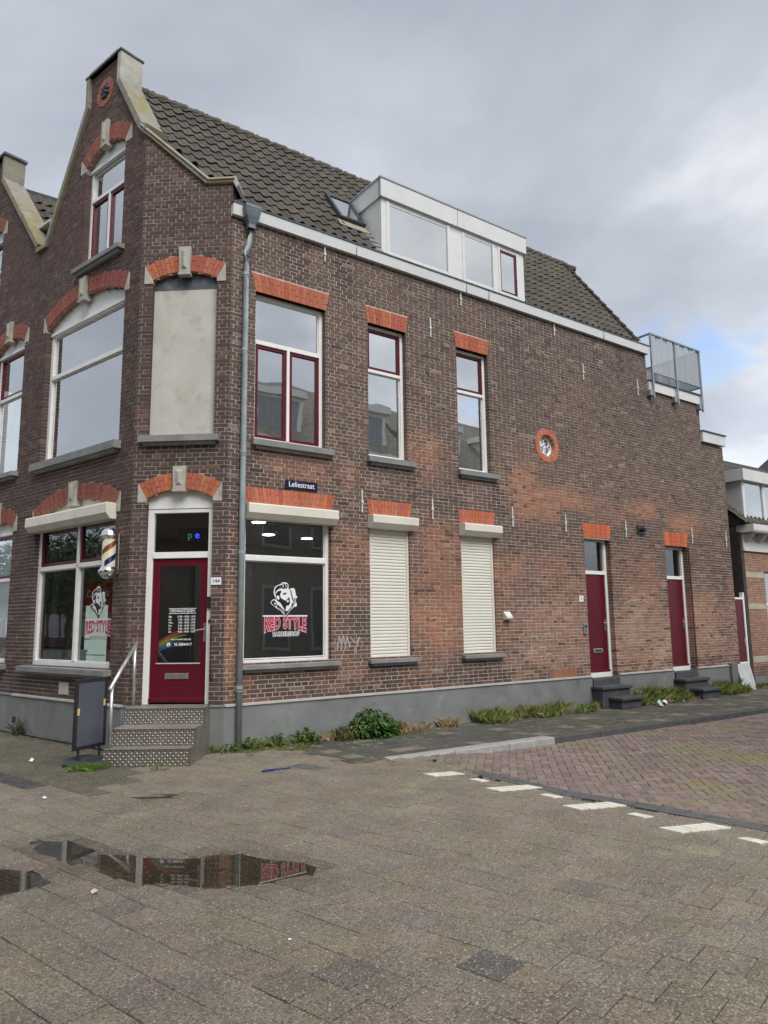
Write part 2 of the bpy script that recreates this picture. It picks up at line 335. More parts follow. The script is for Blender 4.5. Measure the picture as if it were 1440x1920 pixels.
def brick_wall(fr, outline, holes, skip, z0, z1, colf, morf, wall_key, mort):
    """courses of real bricks proud of a recessed mortar bed; holes = openings, skip = red arches and stones"""
    n = int((z1-z0)/CH)+1
    for i in range(n):
        za = z0+i*CH; zm = za+CH/2
        iv = subtract(scan(outline, zm), [q for h in holes for q in scan(h, zm)])
        for a, b in iv:
            k = max(1, int((b-a)/0.7)); 
            for j in range(k):
                u0, u1 = a+(b-a)*j/k, a+(b-a)*(j+1)/k
                mort.add([fr.P(u0, -.005, za), fr.P(u1, -.005, za), fr.P(u1, -.005, za+CH), fr.P(u0, -.005, za+CH)], [(0, 1, 2, 3)], morf((u0+u1)/2, zm))
            for u, sg in ((a, 1), (b, -1)):
                mort.add([fr.P(u+sg*.006, -.005, za), fr.P(u+sg*.006, -.13, za), fr.P(u+sg*.006, -.13, za+CH), fr.P(u+sg*.006, -.005, za+CH)], [(0, 1, 2, 3)], morf(u, zm))
        bv = subtract(iv, [q for h in skip for q in scan(h, zm)])
        L = 0.222+JT if i % 2 == 0 else 0.106+JT
        off = (0, 0.058, 0.116, 0.058)[i % 4]
        for a, b in bv:
            x = math.floor((a-off)/L)*L+off-L; row = []
            while x < b:
                j0 = random.uniform(-.002, .002); s0, s1 = max(a, x+j0), min(b, x+L-JT+j0); x += L
                if s1-s0 > 0.002: row.append([s0, s1])
            if len(row) > 1 and row[0][1]-row[0][0] < .035: row[1][0] = a; row.pop(0)
            if len(row) > 1 and row[-1][1]-row[-1][0] < .035: row[-2][1] = b; row.pop()
            if row: row[0][0] = a; row[-1][1] = b
            for s0, s1 in row:
                if s1-s0 < 0.012: continue
                BRICKS.append((fr, s0, s1, za+JT*.5+random.uniform(-.001, .001), za+CH-JT*.5+random.uniform(-.001, .001), colf((s0+s1)/2, zm), wall_key, random.uniform(-.002, .0025)))
def emit_bricks(wallobjs, parent, limit, name='brickwork'):
    sc = []
    for i, b in enumerate(BRICKS):
        P = b[0].P((b[1]+b[2])/2, 0, (b[3]+b[4])/2)
        view = (CAM-P)/np.linalg.norm(CAM-P); ok = inview(P, -25)
        sc.append((-(b[2]-b[1])*abs(view@b[0].N)/np.linalg.norm(P-CAM)**2 if ok else 0, i))
    sc.sort(); pick = set(i for _, i in sc[:limit]); mass = MB(); UB = {}
    F5 = [(0, 1, 2, 3), (4, 5, 1, 0), (5, 6, 2, 1), (6, 7, 3, 2), (7, 4, 0, 3)]
    for i, (fr, s0, s1, z0, z1, col, key, pr) in enumerate(BRICKS):
        if i in pick:
            me = UB.get(0)
            if me is None:
                q = MB().add([(0, 0, 0), (1, 0, 0), (1, 0, 1), (0, 0, 1), (0, 1, 0), (1, 1, 0), (1, 1, 1), (0, 1, 1)], F5); me = UB[0] = q.mesh('brick', True); me.materials.append(brickM)
            o = link('brick', me, brickM, wallobjs[key]); o.color = (*col, 1)
            p = fr.P(s0, pr, z0); e1 = fr.D*(s1-s0); e2 = -fr.N*.12; e3 = np.array([0, 0, z1-z0])
            o.matrix_basis = Matrix(((e1[0], e2[0], e3[0], p[0]), (e1[1], e2[1], e3[1], p[1]), (e1[2], e2[2], e3[2], p[2]), (0, 0, 0, 1)))
        else:
            g = 0.0015
            P = fr.P
            mass.add([P(s0, pr, z0), P(s1, pr, z0), P(s1, pr, z1), P(s0, pr, z1), P(s0, -.12, z0), P(s1, -.12, z0), P(s1, -.12, z1), P(s0, -.12, z1)], F5, col)
    o = mass.build(name, brickM, parent, attr=True); tag(o, kind='stuff'); BRICKS.clear(); return o
VC = (0.41, 0.125, 0.074)
def vcol(base=VC):
    k = random.uniform(.84, 1.12); return (base[0]*k, base[1]*k*random.uniform(.85, 1.2), base[2]*k*random.uniform(.85, 1.2), 1)
def lintel(parent, fr, s0, s1, z0, z1, splay, base=VC):
    bed = MB().prism(fr, [(s0+.004, z0), (s1-.004, z0), (s1+splay-.004, z1), (s0-splay+.004, z1)], -.11, -.001).build('lintel', M('lintel_mortar', (0.40, 0.22, 0.15), 0.95, .1), parent)
    n = max(6, round((s1-s0)/0.062)); zh = (z1-z0)
    for i in range(n):
        b0, b1 = s0+(s1-s0)*i/n+.003, s0+(s1-s0)*(i+1)/n-.003; w = s1-s0+2*splay
        t0, t1 = s0-splay+w*i/n+.003, s0-splay+w*(i+1)/n-.003
        cut = z0+zh*(0.34 if i % 2 else 0.66)
        f = (cut-z0)/zh; m0, m1 = b0+(t0-b0)*f, b1+(t1-b1)*f; pr = .006+random.uniform(-.0015, .0015)
        q = MB()
        q.prism(fr, [(b0, z0), (b1, z0), (m1, cut-.004), (m0, cut-.004)], -.10, pr); q.prism(fr, [(m0, cut+.004), (m1, cut+.004), (t1, z1), (t0, z1)], -.10, pr)
        o = q.build('voussoir', vousM, bed, attr=True); o.color = vcol(base)
    return [(s0-.005, z0), (s1+.005, z0), (s1+splay, z1), (s0-splay, z1)]
def arcpts(s0, s1, zs, rise, off=0.0, n=14, ext=0.0):
    w = s1-s0; Rr = (w*w/4+rise*rise)/(2*rise); c = (s0+s1)/2; cz = zs+rise-Rr; th = math.asin(w/2/Rr)
    return [(c+(Rr+off)*math.sin(-th+2*th*i/n), cz+(Rr+off)*math.cos(-th+2*th*i/n)) for i in range(n+1)], (c, cz, Rr, th)
def arch(parent, fr, s0, s1, zs, rise, thick, key=None, base=VC, skew=True):
    inn, (c, cz, Rr, th) = arcpts(s0, s1, zs, rise); out, _ = arcpts(s0, s1, zs, rise, thick)
    bed = MB()
    for i in range(len(inn)-1): bed.prism(fr, [inn[i], inn[i+1], out[i+1], out[i]], -.11, -.001)
    bed = bed.build('arch', M('lintel_mortar', (0.40, 0.22, 0.15), 0.95, .1), parent)
    n = round(2*th*(Rr+thick/2)/0.066)
    for i in range(n):
        a0, a1 = -th+2*th*i/n+.0035/Rr, -th+2*th*(i+1)/n-.0035/Rr; pr = .008+random.uniform(-.0015, .0015); q = MB()
        pt = lambda r, a: (c+r*math.sin(a), cz+r*math.cos(a))
        cut = Rr+thick*(0.34 if i % 2 else .66)
        for r0, r1 in ((Rr+.001, cut-.004), (cut+.004, Rr+thick)):
            q.prism(fr, [pt(r0, a0), pt(r0, a1), pt(r1, a1), pt(r1, a0)], -.10, pr)
        o = q.build('voussoir', vousM, bed, attr=True); o.color = vcol(base)
    holes = [inn+[(s1, zs-.001), (s0, zs-.001)]]; sk = [inn+out[::-1]]
    if skew:
        for (i_, o_, sg) in ((inn[0], out[0], -1), (inn[-1], out[-1], 1)):
            e = o_[0]+sg*.012
            poly = [(i_[0], i_[1]-.06), (i_[0], i_[1]), (o_[0], o_[1]), (e, o_[1]), (e, i_[1]-.06)]
            MB().prism(fr, poly, -.1, .014).build('impost_stone', pale, parent, 0.004); sk.append(poly)
    if key:
        k0, k1, kw = key
        t = .13; kp = [(c-kw/2, k0), (c+kw/2, k0), (c+kw/2*1.12, k1), (c-kw/2*1.12, k1)]
        q = MB().prism(fr, kp, -.1, .055)
        m = .035; ip = [(c-kw/2+m, k0+.06), (c+kw/2-m, k0+.06), (c+kw/2*1.12-m, k1-.05), (c-kw/2*1.12+m, k1-.05)]; zc = (k0+k1)/2
        pts = [fr.P(a, .056, z) for a, z in ip]+[fr.P(c, .085, k0+.10), fr.P(c, .085, k1-.09)]
        q.add(pts, [(0, 1, 4), (1, 2, 5, 4), (2, 3, 5), (3, 0, 4, 5)])
        q.box(fr, c-kw/2-.01, c+kw/2+.01, -.05, .07, k0-.035, k0)
        q.build('keystone', pale, parent, 0.003); sk.append(kp)
    return holes, sk
def sill(parent, fr, s0, s1, z0, z1, out=.10):
    q = MB().ext(fr, [(-.14, z1), (out, z1-.012), (out, z0+.045), (-.14, z0+.045)], s0, s1)
    q.ext(fr, [(-.1, z0+.045), (out-.03, z0+.045), (out-.055, z0), (-.1, z0)], s0+.06, s1-.06)
    return q.build('sill', stone, parent, 0.004)
def pane(parent, fr, a0, a1, d, z0, z1, mat):
    return MB().add([fr.P(a0, d, z0), fr.P(a1, d, z0), fr.P(a1, d, z1), fr.P(a0, d, z1)], [(0, 1, 2, 3)] if not fr.flip else [(3, 2, 1, 0)]).build('pane', mat, parent)
def window(parent, fr, s0, s1, z0, z1, cells, bars, gl, rec=.10, fw=.055, name='window', mat=white, extra=None):
    q = MB(); d1 = -rec; d0 = d1-.075
    q.box(fr, s0-.03, s0+fw, d0, d1, z0, z1); q.box(fr, s1-fw, s1+.03, d0, d1, z0, z1)
    q.box(fr, s0+fw, s1-fw, d0, d1-.001, z0, z0+fw); q.box(fr, s0+fw, s1-fw, d0, d1-.001, z1-fw, z1)
    for b in bars: q.box(fr, b[0], b[1], d0, d1+.006, b[2], b[3])
    if extra: extra(q)
    w = q.build(name, mat, parent, 0.004)
    for a0, a1, c0, c1, k in cells:
        if k == 'r':
            t = .052; m = MB(); e0, e1 = d1-.055, d1-.012
            m.box(fr, a0, a0+t, e0, e1, c0, c1); m.box(fr, a1-t, a1, e0, e1, c0, c1); m.box(fr, a0+t, a1-t, e0, e1-.001, c0, c0+t); m.box(fr, a0+t, a1-t, e0, e1-.001, c1-t, c1)
            m.build('sash', red, w, 0.004); pane(w, fr, a0+t, a1-t, d1-.04, c0+t, c1-t, gl)
        else:
            t = .014; m = MB(); e0, e1 = d1-.06, d1-.03
            m.box(fr, a0, a0+t, e0, e1, c0, c1); m.box(fr, a1-t, a1, e0, e1, c0, c1); m.box(fr, a0+t, a1-t, e0, e1-.001, c0, c0+t); m.box(fr, a0+t, a1-t, e0, e1-.001, c1-t, c1)
            m.build('glazing_bead', mat, w); pane(w, fr, a0+t, a1-t, d1-.045, c0+t, c1-t, gl)
    return w
# ================================================================ GROUND
def pip(x, y, poly):
    c = False; n = len(poly)
    for i in range(n):
        (x1, y1), (x2, y2) = poly[i], poly[(i+1) % n]
        if (y1 > y) != (y2 > y) and x < (x2-x1)*(y-y1)/(y2-y1)+x1: c = not c
    return c
def bl(s, d): p = FB.P(s, d, 0); return (p[0], p[1])
def al(s, d): p = FA.P(s, d, 0); return (p[0], p[1])
def kerb_d(s): return 2.01+(s-1.44)*0.0346
G = MB(); G.add([(-150, -150, -.14), (150, -150, -.14), (150, 150, -.14), (-150, 150, -.14)], [(0, 1, 2, 3)])
tag(G.build('ground', groundM), kind='structure')
EDGE = [bl(1.95, 2.02), (0.95, 8.72), (1.72, 7.62), (2.25, 7.13), (3.02, 6.30), (4.2, 4.9), (6.6, 2.2), (9.5, -1.5)]
ROAD = EDGE+[(22, -1.5), bl(30, kerb_d(30)), bl(10, kerb_d(10))]
WALK = [bl(1.44, 2.01), bl(.86, 2.03), bl(.86, 0), bl(30, 0), bl(30, kerb_d(30)), bl(10.1, 2.31)]
BUILDING = [(K[0], K[1]), (A0[0], A0[1]), al(16, 0), bl(16, -16), bl(13.5, 0)]
PUD = [(-2.52, 6.02, .40, .20, -38), (-2.05, 5.74, .42, .19, -30), (-1.55, 5.46, .42, .26, -25), (-1.15, 5.52, .36, .40, 20), (-.80, 5.48, .30, .26, -35), (-2.75, 5.30, .42, .27, -10), (-2.36, 7.77, .30, .10, 5)]
def pud(x, y):
    m = 0
    for cx_, cy_, rx, ry, an in PUD:
        c, s_ = math.cos(R(an)), math.sin(R(an)); u = ((x-cx_)*c+(y-cy_)*s_)/rx; v = (-(x-cx_)*s_+(y-cy_)*c)/ry
        m = max(m, 1.5-math.hypot(u, v))
    return m
def ghgt(x, y):
    p = pud(x, y); return -0.016*max(0, min(1, p/1.1))**1.2 if p > 0 else 0.0
TS = 0.256
eu = np.array([math.cos(R(-40.0)), math.sin(R(-40.0))]); ev = np.array([math.cos(R(50.0)), math.sin(R(50.0))])
def paver_block(mb, corners, zf, thick, ch, col, wetf):
    c = np.mean(corners, axis=0); top = []; mid = []; bot = []
    for p in corners:
        q = c+(np.asarray(p)-c)*(1-ch/0.12); z = zf(p[0], p[1])
        top.append((q[0], q[1], z)); mid.append((p[0], p[1], z-.004)); bot.append((p[0], p[1], z-thick))
    n = len(corners); V = top+mid+bot; wv = [wetf(p[0], p[1]) for p in corners]*3
    F = [tuple(range(n))]+[(i, n+i, n+(i+1) % n, (i+1) % n) for i in range(n)]+[(n+i, 2*n+i, 2*n+(i+1) % n, n+(i+1) % n) for i in range(n)]
    mb.add(V, F, col, wv)
def field(pieces, base, single, mass, mat, limit=300):
    """pieces: (corners, zf, thick, chamfer, colour, wet); the nearest in view become objects"""
    sc = []
    for i, p in enumerate(pieces):
        c = np.mean(p[0], axis=0); P = np.array([c[0], c[1], 0]); sc.append((np.linalg.norm(P-CAM) if inview(P, 10) else 1e6, i))
    sc.sort(); pick = set(i for d, i in sc[:limit] if d < 1e5); MM = MB()
    for i, p in enumerate(pieces):
        if i in pick:
            q = MB(); paver_block(q, *p); q.build(single, mat, base, attr=True, wet=True)
        else: paver_block(MM, *p)
    if MM.v: tag(MM.build(mass, mat, base, attr=True, wet=True), kind='stuff')
# --- the plaza of square concrete pavers
pl = MB(); pl.add([(-16, -6, -.016), (16, -6, -.016), (16, 15, -.016), (-16, 15, -.016)], [(0, 1, 2, 3)])
for cx_ in ():
    pass
gx = np.linspace(-16, 16, 81); gy = np.linspace(-6, 16, 89); pl = MB(); idx = {}
for i, x in enumerate(gx):
    for j, y in enumerate(gy):
        if pip(x, y, ROAD): z = -.20
        else: z = -.013
        idx[i, j] = len(pl.v); pl.v.append((float(x), float(y), z)); pl.w.append(0)
for i in range(80):
    for j in range(88):
        q = [idx[i, j], idx[i+1, j], idx[i+1, j+1], idx[i, j+1]]
        zs = [pl.v[k][2] for k in q]; cxm, cym = (gx[i]+gx[i+1])/2, (gy[j]+gy[j+1])/2
        if max(zs) < -.1: continue
        pl.f.append(tuple(q)); pl.c.append((1, 1, 1))
for k, v in enumerate(pl.v):
    h = pud(v[0], v[1]); pl.v[k] = (v[0], v[1], v[2]-(.03 if h > -0.3 else 0))
plaza = tag(pl.build('pavement', jointM), kind='structure')
pieces = []
def plaza_col(x, y):
    c = lerp((0.225, 0.196, 0.155), (0.265, 0.232, 0.182), fbm(x*.7+3, y*.7, 60))
    r = random.random()
    if r < .07: c = lerp(c, (0.185, 0.168, 0.145), random.uniform(.3, .9))
    elif r < .15: c = lerp(c, (0.29, 0.26, 0.19), .6)
    elif r < .28: c = lerp(c, (0.235, 0.197, 0.168), .7)
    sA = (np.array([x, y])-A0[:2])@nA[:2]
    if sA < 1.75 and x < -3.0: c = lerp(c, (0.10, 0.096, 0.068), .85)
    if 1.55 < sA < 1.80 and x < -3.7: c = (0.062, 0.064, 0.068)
    return jit(c, .04)
DARK = [(0.58, 4.06), (-2.83, 8.49), (-1.15, 9.28), (-.95, 9.12)]
iu0 = int(-18/TS)
for a in range(-70, 75):
    for b in range(-30, 75):
        u = (a+(0.5 if b % 2 else 0))*TS; v = b*TS+.055
        c = eu*u+ev*v
        if not (-10.5 < c[0] < 10 and 0.4 < c[1] < 14.5): continue
        rel = c-K[:2]; sb_, db_ = rel@dB[:2], rel@nB[:2]; dip = 0
        if pip(c[0], c[1], WALK):
            if not (sb_ < 1.12 or (sb_ < 1.75 and db_ > 1.8)): continue
            dip = -.009
        if pip(c[0], c[1], ROAD) or pip(c[0], c[1], BUILDING): continue
        h = TS/2-.0018-random.uniform(0, .0018); rot = random.uniform(-.005, .007); t1, t2, t0 = (random.uniform(-.006, .006) for _ in range(3))
        cs = []
        for p, q in ((-h, -h), (h, -h), (h, h), (-h, h)):
            e_ = (p*math.cos(rot)-q*math.sin(rot), p*math.sin(rot)+q*math.cos(rot)); cs.append(c+eu*e_[0]+ev*e_[1])
        z0 = t0*.3+dip
        zf = (lambda cc, a1, a2, zz: (lambda x, y: ghgt(x, y)+zz+a1*(x-cc[0])+a2*(y-cc[1])))(c, t1, t2, z0)
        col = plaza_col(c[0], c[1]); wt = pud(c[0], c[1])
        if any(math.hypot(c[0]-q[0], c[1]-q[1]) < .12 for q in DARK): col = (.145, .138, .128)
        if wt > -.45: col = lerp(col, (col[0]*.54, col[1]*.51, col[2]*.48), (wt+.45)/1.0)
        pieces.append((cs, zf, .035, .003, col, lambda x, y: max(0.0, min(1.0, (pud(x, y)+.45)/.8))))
field(pieces, plaza, 'paver', 'paver_field', paveM)
# --- puddles
def puddle(poly, label):
    return tag(MB().add([(x, y, -.0075) for x, y in poly], [tuple(range(len(poly)))]).build('puddle', water), kind='structure')
puddle([(-3.05, 6.45), (-3.1, 6.0), (-2.45, 5.45), (-1.75, 5.0), (-1.2, 4.88), (-.6, 5.0), (-.35, 5.4), (-.7, 5.95), (-1.2, 6.2), (-1.55, 5.98), (-1.9, 6.1), (-2.4, 6.45)], '')
puddle([(-3.3, 5.6), (-3.3, 5.0), (-2.6, 4.9), (-2.2, 5.12), (-2.22, 5.5), (-2.6, 5.72)], '')
puddle([(-2.8, 7.75), (-2.4, 7.55), (-1.95, 7.75), (-2.35, 8.0)], '')
# --- the street of red clinkers in herringbone
def edge_dist(x, y):
    m = 9
    for (x1, y1), (x2, y2) in zip(EDGE, EDGE[1:]):
        t = max(0, min(1, ((x-x1)*(x2-x1)+(y-y1)*(y2-y1))/((x2-x1)**2+(y2-y1)**2))); m = min(m, math.hypot(x-x1-t*(x2-x1), y-y1-t*(y2-y1)))
    return m
def road_z(x, y): t = min(1, edge_dist(x, y)/1.3); return -.072*t*t*(3-2*t)-.002
rd = MB(); ring = [(x, y) for x, y in ROAD]
gx = np.linspace(0.2, 24, 80); gy = np.linspace(-1.5, 31, 100); ridx = {}
for i, x in enumerate(gx):
    for j, y in enumerate(gy): ridx[i, j] = len(rd.v); rd.v.append((float(x), float(y), road_z(x, y)-.011)); rd.w.append(0)
for i in range(79):
    for j in range(99):
        if pip((gx[i]+gx[i+1])/2, (gy[j]+gy[j+1])/2, ROAD): rd.f.append((ridx[i, j], ridx[i+1, j], ridx[i+1, j+1], ridx[i, j+1])); rd.c.append((1, 1, 1))
road = tag(rd.build('road', jointM), kind='structure')
pieces = []; cw = 0.100; hu = np.array([math.cos(R(-9)), math.sin(R(-9))]); hv = np.array([-hu[1], hu[0]]); org = np.array([3.0, 8.0])
ROADC = [(0.205, 0.150, 0.134), (0.225, 0.162, 0.143), (0.185, 0.147, 0.134), (0.215, 0.174, 0.152), (0.165, 0.130, 0.123)]
for i in range(-70, 150):
    for j in range(-95, 170):
        m = (i-j) % 4
        if m == 0: c0 = (i, j, 2, 1)
        elif m == 3: c0 = (i, j, 1, 2)
        else: continue
        c = org+hu*(c0[0]+c0[2]/2)*cw+hv*(c0[1]+c0[3]/2)*cw
        if not (0 < c[0] < 13.5 and 2.5 < c[1] < 19): continue
        if not inview((c[0], c[1], 0), 260) or not pip(c[0], c[1], ROAD): continue
        ha, hb = c0[2]*cw/2-.0035, c0[3]*cw/2-.0035; rot = random.uniform(-.02, .02); tz = random.uniform(-.003, .002); t1, t2 = random.uniform(-.02, .02), random.uniform(-.02, .02); cs = []
        for p, q in ((-ha, -hb), (ha, -hb), (ha, hb), (-ha, hb)):
            cs.append(c+hu*(p*math.cos(rot)-q*math.sin(rot))+hv*(p*math.sin(rot)+q*math.cos(rot)))
        zf = (lambda cc, a1, a2, zz, zc: (lambda x, y: zc+zz+a1*(x-cc[0])+a2*(y-cc[1])))(c, t1, t2, tz, road_z(c[0], c[1]))
        pieces.append((cs, zf, .03, .006, jit(random.choice(ROADC), .14), lambda x, y: 0.0))
field(pieces, road, 'paving_brick', 'paving_brick_field', clinkM)
# --- dark strip of grey blocks along the street edge with white blocks let in
STRIP = M('grey_block', (0.085, 0.088, 0.09), 0.85, 0.2, 8, 0.4, 150, speck=(160, .3, .3))
q = MB(); off = .16
for (x1, y1), (x2, y2) in zip(EDGE[1:], EDGE[2:]):
    L_ = math.hypot(x2-x1, y2-y1); n = max(1, int(L_/.2)); tx, ty = (x2-x1)/L_, (y2-y1)/L_; nx, ny = ty, -tx
    for k in range(n):
        if y1 < 3: break
        for r_ in (0, 1):
            a0, a1 = L_*k/n+.003, L_*(k+1)/n-.003; o0, o1 = -(r_+1)*.1+.003, -r_*.1-.003
            q.hprism([(x1+tx*a0+nx*o0, y1+ty*a0+ny*o0), (x1+tx*a1+nx*o0, y1+ty*a1+ny*o0), (x1+tx*a1+nx*o1, y1+ty*a1+ny*o1), (x1+tx*a0+nx*o1, y1+ty*a0+ny*o1)], -.03, .004+random.uniform(-.001, .001))
tag(q.build('edge_blocks', STRIP, plaza), kind='stuff')
marks = empty('road_marking', (1.6, 7.2, 0.0), 'row of white blocks let into the paving along the street edge', 'road marking')
for i in range(-1, 5):
    p0 = np.array([1.62, 7.16])+np.array([.61, -.775])*(i-1)
    n = 5 if i != 3 else 6
    for k in range(n):
        f0, f1 = k/n+.012, (k+1)/n-.012; e1 = np.array([.47, .13]); e2 = np.array([.13, -.15])
        if i == -1: e1 = e1*.75
        c4 = [p0+e1*f0, p0+e1*f1, p0+e1*f1+e2, p0+e1*f0+e2]
        MB().hprism([tuple(c) for c in c4], -.03, .0085+random.uniform(-.001, .001)).build('white_block', markM, marks, .002)
    s0 = p0+np.array([.50, -.32])
    MB().hprism([tuple(s0+np.array(c)) for c in ((0, 0), (.085, .03), (.205, -.10), (.11, -.14))], -.03, .0085).build('white_block', markM, marks, .002)
# --- sidewalk along the side facade
wk = MB().add([(x, y, -.011) for x, y in WALK], [tuple(range(len(WALK)))[::-1]])
walk = tag(wk.build('sidewalk', jointM), kind='structure')
pieces = []; TW = .262
for a in range(-8, 110):
    for b in range(-1, 14):
        s_ = (a+(.5 if b % 2 else 0))*TW; d_ = .02+(b+.5)*TW*.985
        c = np.array(bl(s_, d_))
        if not pip(c[0], c[1], WALK) or d_ > kerb_d(s_)-.10: continue
        if not inview((c[0], c[1], 0), 300): continue
        h = TW/2-.0025; d1 = min(d_+h, kerb_d(s_)-.005); cs = [np.array(bl(*p)) for p in ((s_-h, d_-h), (s_-h, d1), (s_+h, d1), (s_+h, d_-h))]
        col = lerp((0.060, 0.060, 0.056), (0.082, 0.080, 0.070), random.random())
        if random.random() < .13: col = (0.16, 0.145, 0.115)
        if d_ < .4: col = lerp(col, (0.12, 0.11, 0.07), .5)
        t1, t2, t0 = (random.uniform(-.008, .008) for _ in range(3))
        zf = (lambda cc, a1, a2, zz: (lambda x, y: zz+a1*(x-cc[0])+a2*(y-cc[1])))(c, t1, t2, t0*.3)
        pieces.append((cs, zf, .03, .004, jit(col, .12), lambda x, y: 0.25))
field(pieces, walk, 'sidewalk_tile', 'sidewalk_tile_field', walkM)
kerb = empty('kerb', (*bl(4, 2.1), 0), 'stone kerb edging the sidewalk, pale granite turning to dark concrete', 'kerb')
def kerbstone(s0, s1, mat, taper=0):
    q = MB(); g = .006; d0, d1 = kerb_d(s0), kerb_d(s1); w = .24 if mat is granite else .13
    t0 = .012-(.03 if taper else 0)
    pts = []
    for s_, d_, zt in ((s0+g, d0, t0), (s1-g, d1, .016)):
        pts += [FB.P(s_, d_-w, 0.006), FB.P(s_, d_-.012, zt), FB.P(s_, d_, zt-.014), FB.P(s_, d_+.012, -.12), FB.P(s_, d_-w, -.12)]
    q.add(pts, [(0, 1, 2, 3, 4), (9, 8, 7, 6, 5)]+[(i, i+5, (i+1) % 5+5, (i+1) % 5) for i in range(5)])
    return q.build('kerb_stone', mat, kerb, .004)
for i, (a, b) in enumerate(((1.44, 2.42), (2.42, 3.40), (3.40, 4.32))): tag(kerbstone(a, b, granite, i == 0), label='pale granite kerb stone')
s_ = 4.32
while s_ < 24: kerbstone(s_, s_+1.0, kerbM); s_ += 1.0
# ================================================================ CORNER BUILDING
B0 = empty('corner_building', (K[0]+1.5, K[1]+2.5, 0), 'dark brick corner house with barbershop, stepped neck gable and red doors', 'building')
rect = lambda a, b, c, d: [(a, c), (b, c), (b, d), (a, d)]
mort = {k: MB() for k in 'ABC'}
ZP = 0.62
# ---- side facade (B)
hB, sB = [], []
UP = [(.41, 1.65), (2.49, 3.30), (4.48, 5.28)]; LO = [(.29, 1.76), (2.49, 3.31), (4.47, 5.28)]
for i, (a, b) in enumerate(UP):
    hB.append(rect(a, b, 4.44, 6.765)); sB.append(lintel(B0, FB, a, b, 6.765, 7.05, .075 if i == 0 else .055))
    sill(B0, FB, a-.05, b+.12, 4.29, 4.44)
w = window(B0, FB, .41, 1.65, 4.44, 6.765, [(.465, 1.595, 6.035, 6.71, 'w'), (.465, 1.005, 4.495, 5.965, 'r'), (1.055, 1.595, 4.495, 5.965, 'r')], [(.465, 1.595, 5.965, 6.035), (1.005, 1.055, 4.495, 5.965)], glassUp)
for a, b in UP[1:]:
    window(B0, FB, a, b, 4.44, 6.765, [(a+.055, b-.055, 5.985, 6.71, 'r'), (a+.055, b-.055, 4.495, 5.93, 'w')], [(a+.055, b-.055, 5.93, 5.985)], glassUp)
def curtain_and_fill(fr, a, b, z0, z1, d=-.24):
    q = MB(); n = max(6, int((b-a)/.02)); pt = [(a+(b-a)*i/n, d+.018*math.sin(i*1.9)+.008*math.sin(i*.7)) for i in range(n+1)]
    for i in range(n): q.add([fr.P(*pt[i], z0), fr.P(*pt[i+1], z0), fr.P(*pt[i+1], z1), fr.P(*pt[i], z1)], [(0, 1, 2, 3)])
    q.build('curtain_and_fill', M('curtain_cloth', (.62, .6, .55), .9, .08, 4), B0, smooth=True)
for a, b in ((.42, 1.64), (2.5, 3.30), (4.49, 5.27)): curtain_and_fill(FB, a, b, 4.45, 5.95)  # unseen full-width cloths added to catch sky light and brighten the lower panes
for a, b in ((1.44, 1.64), (3.12, 3.30), (5.06, 5.27)): curtain_and_fill(FB, a, b, 4.45, 6.75, -.21)
LB = (0.44, 0.135, 0.08)
for i, (a, b) in enumerate(LO):
    hB.append(rect(a, b, 1.15, 3.43)); sB.append(lintel(B0, FB, a, b, 3.43, 3.71, .075 if i == 0 else .06, LB))
    sill(B0, FB, a-.06, b+.12, 1.035, 1.15, .11)
def shutter_box(parent, fr, a, b, z0, z1, out=.17):
    q = MB().ext(fr, [(-.08, z1), (out-.012, z1), (out, z1-.02), (out, z0+.085), (out-.07, z0), (-.08, z0)], a, b)
    return q.build('shutter_box', cream, parent, .004)
shopB = window(B0, FB, .29, 1.76, 1.15, 3.43, [(.345, 1.705, 2.71, 3.375, 'w'), (.345, 1.705, 1.215, 2.635, 'w')], [(.345, 1.705, 2.635, 2.71)], glassShop, rec=.09)
shutter_box(shopB, FB, .27, 1.80, 3.225, 3.45)
for a, b in LO[1:]:
    sh = MB().box(FB, a-.02, a+.045, -.09, -.035, 1.15, 3.3).box(FB, b-.045, b+.02, -.09, -.035, 1.15, 3.3).build('roller_shutter', cream, B0, .004)
    shutter_box(sh, FB, a-.03, b+.09, 3.235, 3.45, .16)
    MB().box(FB, a+.045, b-.045, -.4, -.30, 1.15, 3.43).build('blocking_panel', roomD, sh)
    n = 40; zt, zb = 3.27, 1.16; hgt = (zt-zb)/n; me = None
    for k in range(n):
        if me is None:
            prof = [(-.085, 0), (-.0585, .002), (-.052, hgt*.25), (-.052, hgt*.72), (-.0585, hgt-.003), (-.085, hgt-.001)]
            me = MB().ext(Fr(FB.O, FB.D, FB.N), prof, a+.045, b-.045).mesh('slat'); me.materials.append(M('shutter_slat', (0.70, 0.69, 0.62), 0.4, 0.03, 3))
        o = link('slat', me, None, sh); o.location = (0, 0, zb+k*hgt)
    MB().box(FB, a+.045, b-.045, -.088, -.048, 1.15, 1.185).build('bottom_bar', cream, sh, .004)
